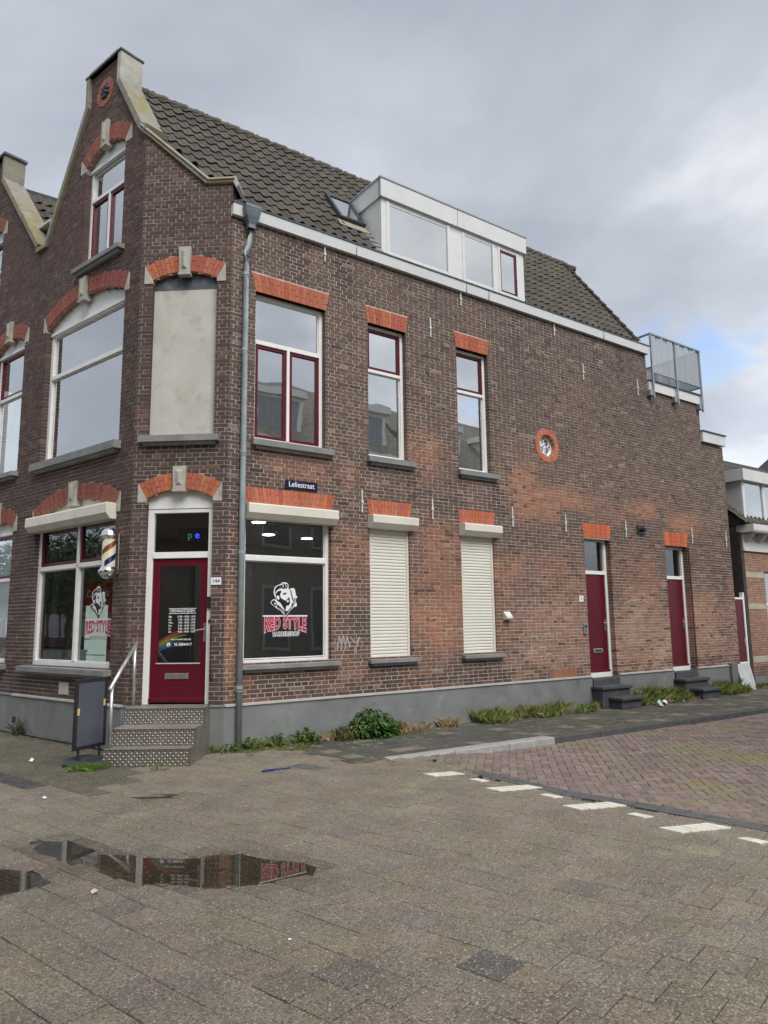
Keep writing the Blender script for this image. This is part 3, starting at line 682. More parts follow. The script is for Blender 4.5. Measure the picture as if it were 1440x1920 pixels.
# round window
RC, RZ, RO, RI = 6.864, 5.20, .345, .228
circ = lambda r, n=28: [(RC+r*math.cos(2*PI*i/n), RZ+r*math.sin(2*PI*i/n)) for i in range(n)]
hB.append(circ(RI)); sB.append(circ(RO-.004))
rw = MB(); n = 28
for i in range(n):
    a0, a1 = 2*PI*i/n, 2*PI*(i+1)/n
    rw.prism(FB, [(RC+r*math.cos(a), RZ+r*math.sin(a)) for r, a in ((RI, a0), (RO-.01, a0), (RO-.01, a1), (RI, a1))], -.16, -.003)
rw = rw.build('round_window', M('lintel_mortar', (0.40, 0.22, 0.15), 0.95, .1), B0)
for i in range(n):
    g = .011; a0, a1 = 2*PI*i/n+g/2, 2*PI*(i+1)/n-g/2
    o = MB().prism(FB, [(RC+r*math.cos(a), RZ+r*math.sin(a)) for r, a in ((RI+.002, a0), (RO, a0), (RO, a1), (RI+.002, a1))], -.1, .008).build('voussoir', vousM, rw, attr=True); o.color = vcol((0.46, 0.15, 0.085))
q = MB(); ring = lambda cx_, cz_, r, a0=0, a1=2*PI, n=24: [FB.P(cx_+r*math.cos(a0+(a1-a0)*i/n), -.10, cz_+r*math.sin(a0+(a1-a0)*i/n)) for i in range(n+1)]
q.tube(ring(RC, RZ, RI-.012), .020, 6)
for k in range(4):
    a = PI/4+k*PI/2; q.tube(ring(RC+.112*math.cos(a), RZ+.112*math.sin(a), .082), .014, 6)
q.build('tracery', white, rw); MB().add([FB.P(*p) for p in [(x, -.108, z) for x, z in circ(RI)]], [tuple(range(28))]).build('pane', glassUp, rw)
# side doors
def side_door(a, b, ztop, zl, letter, label):
    hB.append(rect(a, b, .50, ztop)); sB.append(lintel(B0, FB, a, b, ztop, 3.705, .04, (0.52, 0.135, 0.065)))
    rec = .13; q = MB(); fw = .06
    q.box(FB, a-.02, a+fw, -rec-.08, -rec, .56, ztop); q.box(FB, b-fw, b+.02, -rec-.08, -rec, .56, ztop)
    q.box(FB, a+fw, b-fw, -rec-.08, -rec-.001, ztop-.06, ztop); q.box(FB, a+fw, b-fw, -rec-.08, -rec+.004, zl, zl+.075); q.box(FB, a+fw, b-fw, -rec-.08, -rec+.01, .56, .66)
    d = MB().box(FB, a+fw+.004, b-fw-.004, -rec-.06, -rec-.02, .66, zl-.004).build('door', red, B0, .005); tag(d, label=label)
    q.build('door_frame', white, d, .004); pane(d, FB, a+fw, b-fw, -rec-.05, zl+.075, ztop-.06, glassShop)
    MB().box(FB, a+fw, b-fw, -rec-.03, -rec+.015, .665, .71).build('weather_bar', red, d, .006)
    h = MB().box(FB, b-fw-.095, b-fw-.055, -rec-.02, -rec-.008, 1.50, 1.74); h.tube([FB.P(b-fw-.075, -rec-.008, 1.66), FB.P(b-fw-.075, -rec+.05, 1.66), FB.P(b-fw-.20, -rec+.05, 1.655)], .009, 8); h.build('handle', steel, d)
    if letter:
        s = MB().box(FB, a+.30, a+.60, -rec-.02, -rec-.008, 1.06, 1.14).build('letter_slot', steel, d, .003); MB().box(FB, a+.34, a+.56, -rec-.008, -rec-.004, 1.08, 1.115).build('flap', dark, d)
        MB().lathe(FB.P(a+.40, -rec-.02, 2.02), [(.001, -.012), (.012, -.012), (.012, .012), (.001, .012)], 8).build('peephole', steel, d)
    return d
side_door(7.85, 8.70, 3.415, 2.66, True, 'dark red door with letter slot beside intercom')
d2 = side_door(10.68, 11.565, 3.385, 2.63, False, 'plain dark red door with brown pipe beside it')
MB().tube([FB.P(11.60, .02, .65), FB.P(11.60, .02, 3.38)], .018, 8).build('brown_pipe', M('brown_paint', (.11, .04, .03), .5), B0)
outB = [(0, ZP), (13.5, ZP), (13.5, 6.06), (12.55, 6.06), (12.55, 7.0), (10.43, 7.0), (10.43, 7.9), (0, 7.9)]
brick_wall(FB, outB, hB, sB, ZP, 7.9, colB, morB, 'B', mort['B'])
# soldier course at the foot
for i in range(13):
    o = MB().box(FB, 6.62+i*.062, 6.62+i*.062+.053, -.05, .006, .625, .80).build('soldier_brick', vousM, B0, attr=True); o.color = vcol((.30, .14, .095))
# ---- chamfer (C)
hC, sC = [], []
h, s = arch(B0, FC, .205, 1.19, 6.88, .125, .255, (6.96, 7.38, .165)); hC += h; sC += s; hC.append(rect(.205, 1.19, 4.46, 6.88))
h, s = arch(B0, FC, .225, 1.205, 3.53, .13, .24, (3.645, 3.985, .175)); hC += h; sC += s; hC.append(rect(.225, 1.205, .56, 3.53))
MB().box(FC, .19, 1.20, -.12, -.075, 4.44, 6.735).build('blind_panel', plasterM, B0)
p_, _ = arcpts(.19, 1.205, 6.88, .125)
MB().prism(FC, p_+[(1.205, 6.735), (.19, 6.735)], -.12, -.082).build('lead_panel', lead, B0)
sill(B0, FC, .10, 1.285, 4.30, 4.455, .11)
outC = [(0, ZP), (LC, ZP), (LC, 8.47), (1.06, 8.47), (0, 9.43)]
brick_wall(FC, outC, hC, sC, ZP, 9.45, colAC, morAC, 'C', mort['C'])
# shop door in the chamfer
rec = .10; q = MB(); fw = .085
p_, _ = arcpts(.225, 1.205, 3.53, .13)
q.prism(FC, p_+[(1.205, 3.385), (.225, 3.385)], -rec-.06, -rec+.01)
q.box(FC, .205, .225+fw, -rec-.08, -rec, .62, 3.38); q.box(FC, 1.205-fw, 1.225, -rec-.08, -rec, .62, 3.38)
q.box(FC, .225+fw, 1.205-fw, -rec-.08, -rec-.001, 3.325, 3.38); q.box(FC, .225+fw, 1.205-fw, -rec-.08, -rec+.012, 2.665, 2.755)
x0, x1 = .225+fw+.003, 1.205-fw-.003; g0, g1, gz0, gz1 = x0+.105, x1-.10, 1.185, 2.555
dq = MB(); e0, e1 = -rec-.065, -rec-.02
dq.box(FC, x0, g0, e0, e1, .645, 2.655).box(FC, g1, x1, e0, e1, .645, 2.655).box(FC, g0, g1, e0, e1-.001, gz1, 2.655).box(FC, g0, g1, e0, e1-.001, .645, gz0)
door = tag(dq.build('door', red, B0, .004), label='dark red glazed shop door with opening hours on the glass')
q.build('door_frame', white, door, .004)
pane(door, FC, g0, g1, -rec-.045, gz0, gz1, glassShop); pane(door, FC, .225+fw, 1.205-fw, -rec-.045, 2.755, 3.325, glassShop)
MB().box(FC, g0-.02, g1+.02, e1-.001, e1+.012, gz0-.012, gz0+.004).build('glazing_bead', M('aluminium_bead', (.5, .45, .45), .4), door)
for z in (.80, .89, .985, 1.07): MB().box(FC, x0+.10, x1-.10, e1-.002, e1+.0015, z-.003, z+.003).build('groove', M('groove_red', (.07, .003, .01), .5), door)
MB().box(FC, x0, x1, e1-.01, e1+.03, .645, .71).build('weather_bar', red, door, .008)
ls = MB().box(FC, .535, .875, e1, e1+.010, .965, 1.045).build('letter_slot', steel, door, .003)
MB().box(FC, .565, .845, e1+.010, e1+.016, .972, .990).box(FC, .62, .79, e1+.010, e1+.015, 1.0, 1.03).build('flap', M('slot_trim', (.25, .22, .12), .4, metal=.5), door)
h = MB().box(FC, 1.075, 1.112, e1, e1+.011, 1.48, 1.74); h.tube([FC.P(1.094, e1, 1.655), FC.P(1.094, e1+.06, 1.655), FC.P(.97, e1+.06, 1.635)], .010, 8); h.build('handle', steel, door)
MB().box(FC, 1.125, 1.19, -rec, -rec+.04, 1.95, 2.11).build('lock_box', dark, door, .006); MB().box(FC, 1.15, 1.18, -rec, -rec+.02, 1.74, 1.79).build('bell_button', dark, door, .003)
MB().tube([FC.P(1.235, 0, 1.70), FC.P(1.235, .06, 1.69), FC.P(1.245, .06, .99), FC.P(1.245, 0, .97)], .014, 8).build('grab_rail', red, door)
# lettering on the door glass
def put(fr, parent, mat, *a, name='lettering', **k):
    me = text(fr, *a, **k); me.materials.append(mat); return link(name, me, mat, parent)
dz = -rec-.0435; lc = .75
MB().box(FC, .555, .955, dz, dz+.0008, 1.945, 1.952).box(FC, .555, .955, dz, dz+.0008, 1.876, 1.883).build('rule_line', vinW, door)
put(FC, door, vinW, 'OPENINGSTIJDEN', .056, lc, dz, 1.914, bold=.012, xs=.83)
for i, (d_, t_) in enumerate((('Ma.', '13.00 - 18.00'), ('Di.', '9.00 - 18.00'), ('Wo.', '9.00 - 18.00'), ('Do.', '9.00 - 18.00'), ('Vr.', '9.00 - 18.00'), ('Za.', '9.00 - 18.00'))):
    z = 1.832-i*.042
    put(FC, door, vinW, d_, .037, .555, dz, z, bold=.016, align='LEFT'); put(FC, door, vinW, t_, .037, .855, dz, z, bold=.016, align='RIGHT', xs=.9); put(FC, door, vinW, 'UUR', .037, .945, dz, z, bold=.016, align='RIGHT', xs=.9)
put(FC, door, vinW, 'met of zonder afspraak', .036, .745, dz, 1.515, bold=.012, xs=.86)
put(FC, door, vinW, '06 58844917', .052, .775, dz, 1.442, bold=.016, xs=.93)
q = MB(); q.add([FC.P(.565+.028*math.cos(2*PI*i/18), dz, 1.442+.03*math.sin(2*PI*i/18)) for i in range(18)], [tuple(range(18))]); q.build('phone_emblem', vinW, door)
MB().prism(FC, [(.552, 1.455), (.560, 1.462), (.566, 1.448), (.560, 1.440), (.572, 1.425), (.580, 1.430), (.586, 1.421), (.574, 1.413), (.560, 1.424), (.552, 1.440)], dz, dz+.001).build('phone_emblem', vinK, door)
RB = [(.16, .025, .02), (.20, .08, .015), (.19, .16, .02), (.04, .12, .03), (.02, .10, .14), (.012, .05, .17)]
for k, c in enumerate(RB):
    o0 = .30+k*-.037; pts = []
    for i in range(9):
        t = i/8; pts.append((g0+.002+t*.44*(1-.05*k), 1.335+o0*.62-.03+ .30*t-.10*t*t-.10*k*t*.3))
    q = MB()
    for i in range(8): q.add([FC.P(pts[i][0], dz-.001, pts[i][1]), FC.P(pts[i+1][0], dz-.001, pts[i+1][1]), FC.P(pts[i+1][0], dz-.001, pts[i+1][1]-.03*(1-.6*(i+1)/8)), FC.P(pts[i][0], dz-.001, pts[i][1]-.036*(1-.6*i/8))], [(0, 1, 2, 3)])
    q.build('rainbow_stripe', M('rainbow_vinyl_%d' % k, c, .5, 0), door)
# ---- main street facade (A)
hA, sA = [], []
h, s = arch(B0, FA, .40, 2.90, 3.44, .27, .25, (3.63, 4.0, .20), (.26, .092, .068)); hA += h; sA += s; hA.append(rect(.40, 2.90, 1.10, 3.44))
h, s = arch(B0, FA, .41, 2.90, 6.90, .27, .25, (7.07, 7.46, .20), (.28, .096, .069)); hA += h; sA += s; hA.append(rect(.41, 2.90, 4.47, 6.90))
h, s = arch(B0, FA, .58, 1.79, 9.50, .22, .27, (9.66, 10.1, .17), (.28, .096, .069)); hA += h; sA += s; hA.append(rect(.58, 1.79, 7.66, 9.50))
sill(B0, FA, .34, 3.03, .96, 1.10, .13); sill(B0, FA, .34, 3.03, 4.29, 4.47, .12); sill(B0, FA, .48, 1.93, 7.53, 7.66, .12)
def tymp(fr, s0, s1, zs, rise, zb, rec=.10):
    p, _ = arcpts(s0, s1, zs, rise)
    def f(q):
        q.prism(fr, p+[(s1, zb), (s0, zb)], -rec-.06, -rec+.004); q.box(fr, s0, s1, -rec-.05, -rec+.03, zb-.03, zb+.02)
    return f
window(B0, FA, .41, 2.90, 4.47, 6.90, [(.49, 2.82, 6.035, 6.745, 'w'), (.49, 2.82, 4.53, 5.965, 'w')], [(.46, 2.85, 5.965, 6.035), (.46, 2.85, 6.745, 6.80)], glassUp, fw=.08, extra=tymp(FA, .41, 2.90, 6.90, .27, 6.80))
window(B0, FA, .58, 1.79, 7.66, 9.50, [(.64, 1.73, 8.93, 9.40, 'w'), (.635, 1.16, 7.72, 8.87, 'r'), (1.21, 1.735, 7.72, 8.87, 'r')], [(.63, 1.74, 8.87, 8.93), (1.16, 1.21, 7.72, 8.87)], glassUp, extra=tymp(FA, .58, 1.79, 9.50, .22, 9.46))
shopA = window(B0, FA, .40, 2.90, 1.10, 3.44, [(.475, 1.56, 2.70, 3.36, 'r'), (1.63, 2.825, 2.70, 3.36, 'r'), (.475, 1.56, 1.18, 2.63, 'w'), (1.63, 2.825, 1.18, 2.63, 'w')], [(.475, 2.825, 2.63, 2.70), (1.56, 1.63, 1.18, 3.36)], glassShop, rec=.085, fw=.075, extra=tymp(FA, .40, 2.90, 3.44, .27, 3.42, .085))
shutter_box(shopA, FA, .385, 2.93, 3.275, 3.515, .17)
outA = [(0, ZP), (3.30, ZP), (3.30, 8.52), (3.06, 8.55), (1.77, 10.66), (1.77, 11.20), (.85, 11.20), (.85, 10.66), (.14, 9.50), (0, 9.42)]
# round brick rosette near the top of the gable
GC, GZ = 1.30, 10.72
gc = lambda r, n=20: [(GC+r*math.cos(2*PI*i/n), GZ+r*math.sin(2*PI*i/n)) for i in range(n)]
sA.append(gc(.235)); n = 20
ro = MB().prism(FA, gc(.25), -.05, -.002).build('rosette', M('lintel_mortar', (0.40, 0.22, 0.15), 0.95, .1), B0)
for i in range(n):
    a0, a1 = 2*PI*i/n+.02, 2*PI*(i+1)/n-.02
    o = MB().prism(FA, [(GC+r*math.cos(a), GZ+r*math.sin(a)) for r, a in ((.155, a0), (.255, a0), (.255, a1), (.155, a1))], -.05, .01).build('voussoir', vousM, ro, attr=True); o.color = vcol((.33, .12, .085))
q = MB()
for i in range(7):
    a = 2*PI*i/7; q.lathe(FA.P(GC+.09*math.cos(a), .0, GZ+.09*math.sin(a)), [(.001, -.045), (.035, -.03), (.045, 0), (.035, .03), (.001, .045)], 8)
q.lathe(FA.P(GC, .005, GZ), [(.001, -.045), (.035, -.03), (.045, 0), (.035, .03), (.001, .045)], 8); q.build('rosette_ornament', dark, ro, smooth=True)
brick_wall(FA, outA, hA, sA, ZP, 11.3, colAC, morAC, 'A', mort['A'])
walls = {k: mort[k].build('wall', mortarM, B0, attr=True) for k in 'BCA'}
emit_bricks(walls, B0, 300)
# backing wall so no light leaks behind the gable and the end walls
bk = MB().prism(FA, [(0, 7.6), (3.3, 7.6), (3.30, 8.52), (3.06, 8.55), (1.77, 10.66), (1.77, 11.20), (.85, 11.20), (.85, 10.66), (.14, 9.50), (0, 9.42)][:], -.36, -.30)
bk.box(FB, 13.36, 13.5, -6, -.12, 0, 6.1); bk.box(FB, 12.41, 12.55, -6, -.12, 6.1, 7.0); bk.box(FB, 10.30, 10.43, -2.2, -.12, 7.0, 7.9)
bk.build('gable_backing', M('plain_brick', (.10, .065, .055), .9, .2, 14), B0)
# side of the wall ends (brick return at each step of the roofline)
# ---- plinth
q = MB(); pr = [(-.02, 0), (.035, 0), (.035, ZP-.03), (.05, ZP-.028), (.05, ZP-.004), (-.02, ZP+.002)]
for a, b in ((.0, 7.83), (8.72, 10.66), (11.585, 12.93)): q.ext(FB, pr, a, b)
q.ext(FC, pr, -.018, .225); q.ext(FC, pr, 1.205, LC+.02); q.ext(FA, pr, 0, 3.30)
q.box(FB, 7.83, 8.72, -.3, -.14, 0, .56).box(FB, 10.66, 11.585, -.3, -.14, 0, .56).box(FC, .225, 1.205, -.3, -.05, 0, .62)
for a in (7.83, 8.70, 10.64, 11.565): q.box(FB, a, a+.02, -.14, .03, 0, .60)
q.build('plinth', plinthM, B0, .004)
for f_, a, b in ((FB, .02, 7.83), (FB, 8.73, 10.65), (FB, 11.6, 12.9), (FA, .0, 3.3)): MB().ext(f_, [(.0, ZP-.026), (.055, ZP-.026), (.055, ZP-.001), (0, ZP+.006)], a, b).build('plinth_ledge', M('ledge_mortar', (.42, .42, .40), .9, .1, 5), B0)
bx('air_vent', dark, B0, FA, 3.12, 3.25, .03, .037, .16, .26); bx('pale_tile', M('cream_tile', (.52, .5, .43), .6), B0, FA, 1.52, 1.80, -.02, .012, .69, .87)
# ---- wall anchors
def anchor(s_, z0, z1):
    c = (z0+z1)/2; q = MB().box(FB, s_-.012, s_+.012, .008, .030, z0, z1).box(FB, s_-.022, s_+.022, .004, .040, c-.03, c+.012)
    q.build('wall_anchor', M('anchor_paint', (.62, .62, .58), .5), B0, .004)
for a in ((1.63, 7.60, 7.87), (3.86, 6.80, 7.17), (4.62, 7.60, 7.87), (7.23, 7.60, 7.87), (8.10, 6.80, 7.17), (10.02, 6.80, 7.19)): anchor(*a)
for s_ in (2.335, 3.813, 5.78, 7.288, 9.25, 11.786, 13.285): anchor(s_, 3.475, 3.85)
q = MB().box(FB, 9.66, 9.95, .0, .02, 3.58, 3.775); q.tube([FB.P(9.80, .02, 3.68), FB.P(9.80, .13, 3.67)], .045, 12); q.build('flue_vent', dark, B0, .003)
q = MB().ext(FB, [(0, 1.73), (.10, 1.76), (.10, 1.80), (0.02, 1.89), (0, 1.89)], 5.45, 5.61); q.build('outlet_hood', M('hood_white', (.62, .6, .54), .5), B0, .004)
# ---- gutter, fascia and downpipe
g = MB().ext(FB, [(-.16, 7.87), (.07, 7.87), (.085, 8.055), (-.16, 8.055)], -.02, 10.47).build('gutter', fascM, B0, .004)
MB().ext(FB, [(-.16, 8.056), (.10, 8.056), (.10, 8.078), (-.16, 8.085)], -.03, 10.49).build('gutter_edge', lead, g)
for s_ in (2.22, 4.72, 5.30, 8.8): bx('board_joint', lead, g, FB, s_, s_+.006, .07, .088, 7.872, 8.05)
def bent(fr, pts): return [fr.P(*p) for p in pts]
dp = MB().tube(bent(FB, [(.265, .10, 7.72), (.262, .10, 7.56), (.235, .09, 7.42), (.20, .085, 7.30), (.20, .085, 7.1), (.205, .085, 3.6), (.205, .085, .0)]), .043, 14).build('downpipe', zinc, B0, smooth=True)
q = MB(); c0 = FB.P(.255, .12, 0)
t = [(.125, 8.04), (.135, 8.0), (.105, 7.86), (.055, 7.74), (.055, 7.68)]
V = []; F = []
for r, z in t: V += [FB.P(.255-r, .12-r*.75, z), FB.P(.255+r, .12-r*.75, z), FB.P(.255+r, .12+r*.75, z), FB.P(.255-r, .12+r*.75, z)]
for i in range(len(t)-1): F += [(i*4+k, i*4+(k+1) % 4, i*4+4+(k+1) % 4, i*4+4+k) for k in range(4)]
q.add(V, F+[(0, 1, 2, 3)]); q.build('hopper_head', M('weathered_zinc', (.13, .16, .18), .5, .2, 6, metal=.35), dp, .004)
for z in (6.95, 5.75, 4.2, 2.73, .85):
    MB().tube(bent(FB, [(.203, .085, z-.025), (.203, .085, z+.025)]), .050, 14).tube(bent(FB, [(.203, .085, z-.06), (.203, .085, z-.045)]), .048, 14).build('pipe_collar', zinc, dp)
# ---- gable copings
def coping(fr, path, th, d0, d1, mat, name='coping', lift=0):
    """stone band along a path in (s,z): outer edge offset by th"""
    q = MB()
    n = len(path); off = []
    for i in range(n):
        a = np.array(path[max(i-1, 0)]); b = np.array(path[min(i+1, n-1)]); t = (b-a)/np.linalg.norm(b-a); nn = np.array([-t[1], t[0]])
        if 0 < i < n-1:
            t1 = np.array(path[i])-a; t1 /= np.linalg.norm(t1); n1 = np.array([-t1[1], t1[0]]); k = 1/max(.5, nn@n1)
        else: k = 1
        off.append(tuple(np.array(path[i])+nn*th*k))
    for i in range(n-1): q.prism(fr, [path[i], path[i+1], off[i+1], off[i]], d0, d1)
    return q.build(name, mat, B0, .006)
coping(FA, [(3.42, 8.50), (3.04, 8.50), (1.76, 10.62), (1.76, 11.20)][::-1], .10, -.34, .06, mossy)
coping(FA, [(.86, 10.66), (.14, 9.47), (-.04, 9.36)][::-1], .10, -.36, .06, mossy); coping(FA, [(.86, 11.20), (.86, 10.665)][::-1], .10, -.355, .055, pale)
q = MB().box(FA, .74, 1.88, -.37, .075, 11.20, 11.235); q.build('coping_cap', lead, B0, .004)
coping(FA, [(1.76, 11.20), (.86, 11.20)], -.10, -.345, .05, pale)
cc = [(1.445, 8.44), (1.05, 8.44), (-.06, 9.435)]
coping(FC, cc, .035, -.06, .045, pale, 'coping_moulding')
coping(FC, [(p[0], p[1]+.034) for p in cc], .025, -.10, .075, pale, 'coping_moulding')
coping(FC, [(p[0], p[1]+.058) for p in cc], .09, -.34, .05, mossy)
q = MB().prism(FC, [(1.33, 8.0), (1.41, 8.0), (1.41, 8.47), (1.33, 8.47)], -.34, -.12); q.build('parapet_return', M('plain_brick', (.10, .065, .055), .9, .2, 14), B0)
q = MB().prism(FC, [(1.40, 8.50), (1.46, 8.50), (1.51, 8.36), (1.47, 8.30), (1.42, 8.40)], -.3, .05); q.build('coping_end', pale, B0, .01)
# ---- roof
PIT = R(54); RO0 = K-nB*.12+np.array([0, 0, 8.20]); upv = -nB*math.cos(PIT)+np.array([0, 0, math.sin(PIT)]); nrm = nB*math.sin(PIT)+np.array([0, 0, math.cos(PIT)])
def rp_(s, v, h=0.0): return RO0+dB*s+upv*v+nrm*h
def s_left(v):
    dep = .12+v*math.cos(PIT)
    return (-1.19*dep if dep < .904 else -1.077-.262*(dep-.904))+.30
rf = MB(); rf.add([rp_(s_left(-.2)+.1, -.2), rp_(10.36, -.2), rp_(10.36, 3.45), rp_(-1.15, 3.45), rp_(s_left(1.33), 1.33)], [(0, 1, 2, 3, 4)])
bw = -nB*math.cos(PIT)-np.array([0, 0, math.sin(PIT)]); rt = rp_(0, 3.45)
rf.add([rt+dB*-.98, rt+dB*10.36, rt+dB*10.36+bw*3.4, rt+dB*-1.42+bw*3.4], [(0, 1, 2, 3)])
rf.add([rp_(10.36, -.2), rp_(10.36, 3.45), rp_(10.36, 3.45)+bw*3.4], [(0, 1, 2)])
roof = rf.build('roof', M('roof_felt', (.03, .03, .03), .9), B0)
TWD, TEX = .205, .300
def tile_mesh(mb, M4, col):
    xs = [0, .22, .40, .60, .80, 1.0, 1.08]; hs = [.030, .006, .0, .004, .034, .036, .016]
    V = []
    for y, lift, th in ((0.0, .030, 0), (TEX+.05, .002, 0), (0.0, .030, .016)):
        for x, h_ in zip(xs, hs): V.append(M4(x*TWD, y, h_+lift-th))
    n = len(xs); F = [(i, i+1, n+i+1, n+i) for i in range(n-1)]+[(2*n+i, 2*n+i+1, i+1, i) for i in range(n-1)]
    mb.add(V, F, col)
tq = MB(); tile_mesh(tq, lambda x, y, h_: (x, y, h_), (1, 1, 1)); tme = tq.mesh('roof_tile', True); tme.materials.append(tileM)
tiles = []
DS0, DS1 = 2.86, 6.54; SK = (2.22, 2.86, .62, 1.72)
nr_ = int(3.42/TEX)
for r_ in range(nr_+1):
    v = -.02+r_*TEX
    if v > 3.32: break
    s_ = 10.30
    while s_ > s_left(v)+.02:
        s_ -= TWD; zc = 8.2+(v+.16)*math.sin(PIT)
        if DS0-.20 < s_ < DS1-.02 and zc < 9.62: continue
        if SK[0]-.12 < s_ < SK[1]-.08 and SK[2]-.12 < v < SK[3]-.22: continue
        tiles.append((s_, v))
scr = sorted((-(1 if inview(rp_(s_, v), -8) else 0)/np.linalg.norm(rp_(s_, v)-CAM)**2, i) for i, (s_, v) in enumerate(tiles))
pick = set(i for _, i in scr[:300]); mass = MB()
tcol = lambda: jit(lerp((0.054, 0.047, 0.038), (0.080, 0.068, 0.053), random.random()), .14)
for i, (s_, v) in enumerate(tiles):
    dz_ = random.uniform(-.004, .004); ds = random.uniform(-.003, .003)
    if i in pick:
        p = rp_(s_+ds, v, dz_); o = link('roof_tile', tme, None, roof); c = tcol(); o.color = (*c, 1)
        o.matrix_basis = Matrix(((dB[0], upv[0], nrm[0], p[0]), (dB[1], upv[1], nrm[1], p[1]), (dB[2], upv[2], nrm[2], p[2]), (0, 0, 0, 1)))
    else: tile_mesh(mass, lambda x, y, h_: rp_(s_+ds+x, v+y, h_+dz_), tcol())
for r_ in range(12):                                       # the hidden slope, and verge tiles
    for c_ in range(2): tile_mesh(mass, lambda x, y, h_: rp_(10.22+.0*c_+x*.7, -.02+r_*TEX+y, h_+.012), tcol())
tag(mass.build('tile_covering', tileM, B0, attr=True), kind='stuff')
s_ = -1.05
while s_ < 10.35:
    a = [rt+dB*s_+np.array([0, 0, -.03]), rt+dB*(s_+.36)+np.array([0, 0, -.01])]
    q = MB(); q.tube(a, [.085, .097], 10); o = q.build('ridge_tile', tileM, roof, attr=True); o.color = (*tcol(), 1); s_ += .335
# ---- dormer
dd = -.12
dm = MB(); dep = lambda z: .12+(z-8.2)/math.tan(PIT)
pts = [FB.P(2.88, -.12, 8.16), FB.P(2.88, -.12, 9.60), FB.P(2.88, -dep(9.60)-.2, 9.60), FB.P(2.88, -.16, 8.10)]; pt2 = [p+dB*3.64 for p in pts]
dm.add(pts+pt2, [(0, 1, 2, 3), (7, 6, 5, 4), (1, 5, 6, 2)])
dormer = dm.build('dormer', fascM, B0)
q = MB()
q.box(FB, 2.88, 3.04, -.13, -.105, 8.16, 9.26); q.box(FB, 6.30, 6.52, -.13, -.105, 8.16, 9.26); q.box(FB, 3.04, 6.30, -.13, -.1055, 9.16, 9.26); q.box(FB, 3.04, 6.30, -.13, -.1055, 8.16, 8.27); q.box(FB, 4.46, 4.84, -.13, -.107, 8.27, 9.16); q.box(FB, 5.64, 5.80, -.13, -.106, 8.27, 9.16)
q.box(FB, 2.99, 3.06, -.13, -.09, 8.20, 9.22).box(FB, 4.43, 4.49, -.13, -.09, 8.20, 9.22).box(FB, 4.81, 4.87, -.13, -.09, 8.2, 9.2).box(FB, 5.62, 5.67, -.13, -.09, 8.2, 9.2).box(FB, 5.78, 5.83, -.13, -.09, 8.2, 9.2).box(FB, 6.30, 6.36, -.13, -.09, 8.2, 9.2)
q.build('dormer_frame', M('dormer_white', (.63, .64, .625), .45, .04), dormer, .004)
q = MB().ext(FB, [(-.14, 9.25), (-.05, 9.25), (-.05, 9.60), (-.14, 9.60)], 2.84, 6.56)
for sx_ in (2.84, 6.53): q.add([FB.P(sx_, -.06, 9.25), FB.P(sx_, -.06, 9.60), FB.P(sx_, -dep(9.60), 9.60), FB.P(sx_, -dep(9.25)-.05, 9.25), FB.P(sx_+.03, -.06, 9.25), FB.P(sx_+.03, -.06, 9.60), FB.P(sx_+.03, -dep(9.60), 9.60), FB.P(sx_+.03, -dep(9.25)-.05, 9.25)], BOXF)
q.build('dormer_fascia', fascM, dormer, .003)
MB().box(FB, 2.82, 6.58, -1.25, -.035, 9.60, 9.635).build('dormer_roof', M('dormer_trim', (.36, .37, .37), .5), dormer, .004)
bx('board_joint', lead, dormer, FB, 4.66, 4.666, -.06, -.046, 9.255, 9.6)
for a, b, k in ((3.06, 4.43, 'w'), (4.87, 5.62, 'w'), (5.83, 6.30, 'r')):
    if k == 'r':
        m = MB().box(FB, a, a+.03, -.125, -.10, 8.27, 9.16).box(FB, b-.05, b, -.125, -.10, 8.27, 9.16).box(FB, a+.03, b-.05, -.125, -.101, 8.27, 8.30).box(FB, a+.03, b-.05, -.125, -.101, 9.11, 9.16); m.build('sash', red, dormer, .003)
    pane(dormer, FB, a, b, -.115, 8.26, 9.17, glassUp)
q = MB()
for i in range(11):
    v0 = -.08+i*.165; q.add([rp_(2.70, v0, .045), rp_(2.88, v0, .055), rp_(2.88, v0+.16, .04), rp_(2.70, v0+.16, .03), rp_(2.70, v0, .0), rp_(2.88, v0, .0), rp_(2.88, v0+.16, .0), rp_(2.70, v0+.16, 0)], BOXF)
q.add([rp_(6.53, -.05, .05), rp_(6.66, -.05, .03), rp_(6.66, 1.75, .03), rp_(6.53, 1.75, .05)], [(0, 1, 2, 3)])
q.build('flashing', M('lead_flashing', (.22, .235, .25), .5, .2, 8, metal=.3), dormer)
MB().ext(FB, [(-.10, 8.14), (-.02, 8.10), (-.02, 8.12), (-.10, 8.17)], 2.86, 6.56).build('dormer_apron', lead, dormer)
# ---- skylight
s0, s1, v0, v1 = 2.25, 2.80, .72, 1.62
q = MB()
def rbox(mb, a0, a1, b0, b1, h0, h1): mb.add([rp_(a0, b0, h0), rp_(a1, b0, h0), rp_(a1, b1, h0), rp_(a0, b1, h0), rp_(a0, b0, h1), rp_(a1, b0, h1), rp_(a1, b1, h1), rp_(a0, b1, h1)], BOXF)
for a in ((s0, s0+.06, v0, v1), (s1-.06, s1, v0, v1), (s0+.06, s1-.06, v0, v0+.07), (s0+.06, s1-.06, v1-.07, v1)): rbox(q, *a, .0, .12)
skl = q.build('skylight', M('skylight_frame', (.05, .055, .058), .4, .1, 5, metal=.3), B0, .006)
q = MB().add([rp_(s0+.05, v0+.06, .10), rp_(s1-.05, v0+.06, .10), rp_(s1-.05, v1-.06, .10), rp_(s0+.05, v1-.06, .10)], [(0, 1, 2, 3)]); q.build('pane', glassUp, skl)
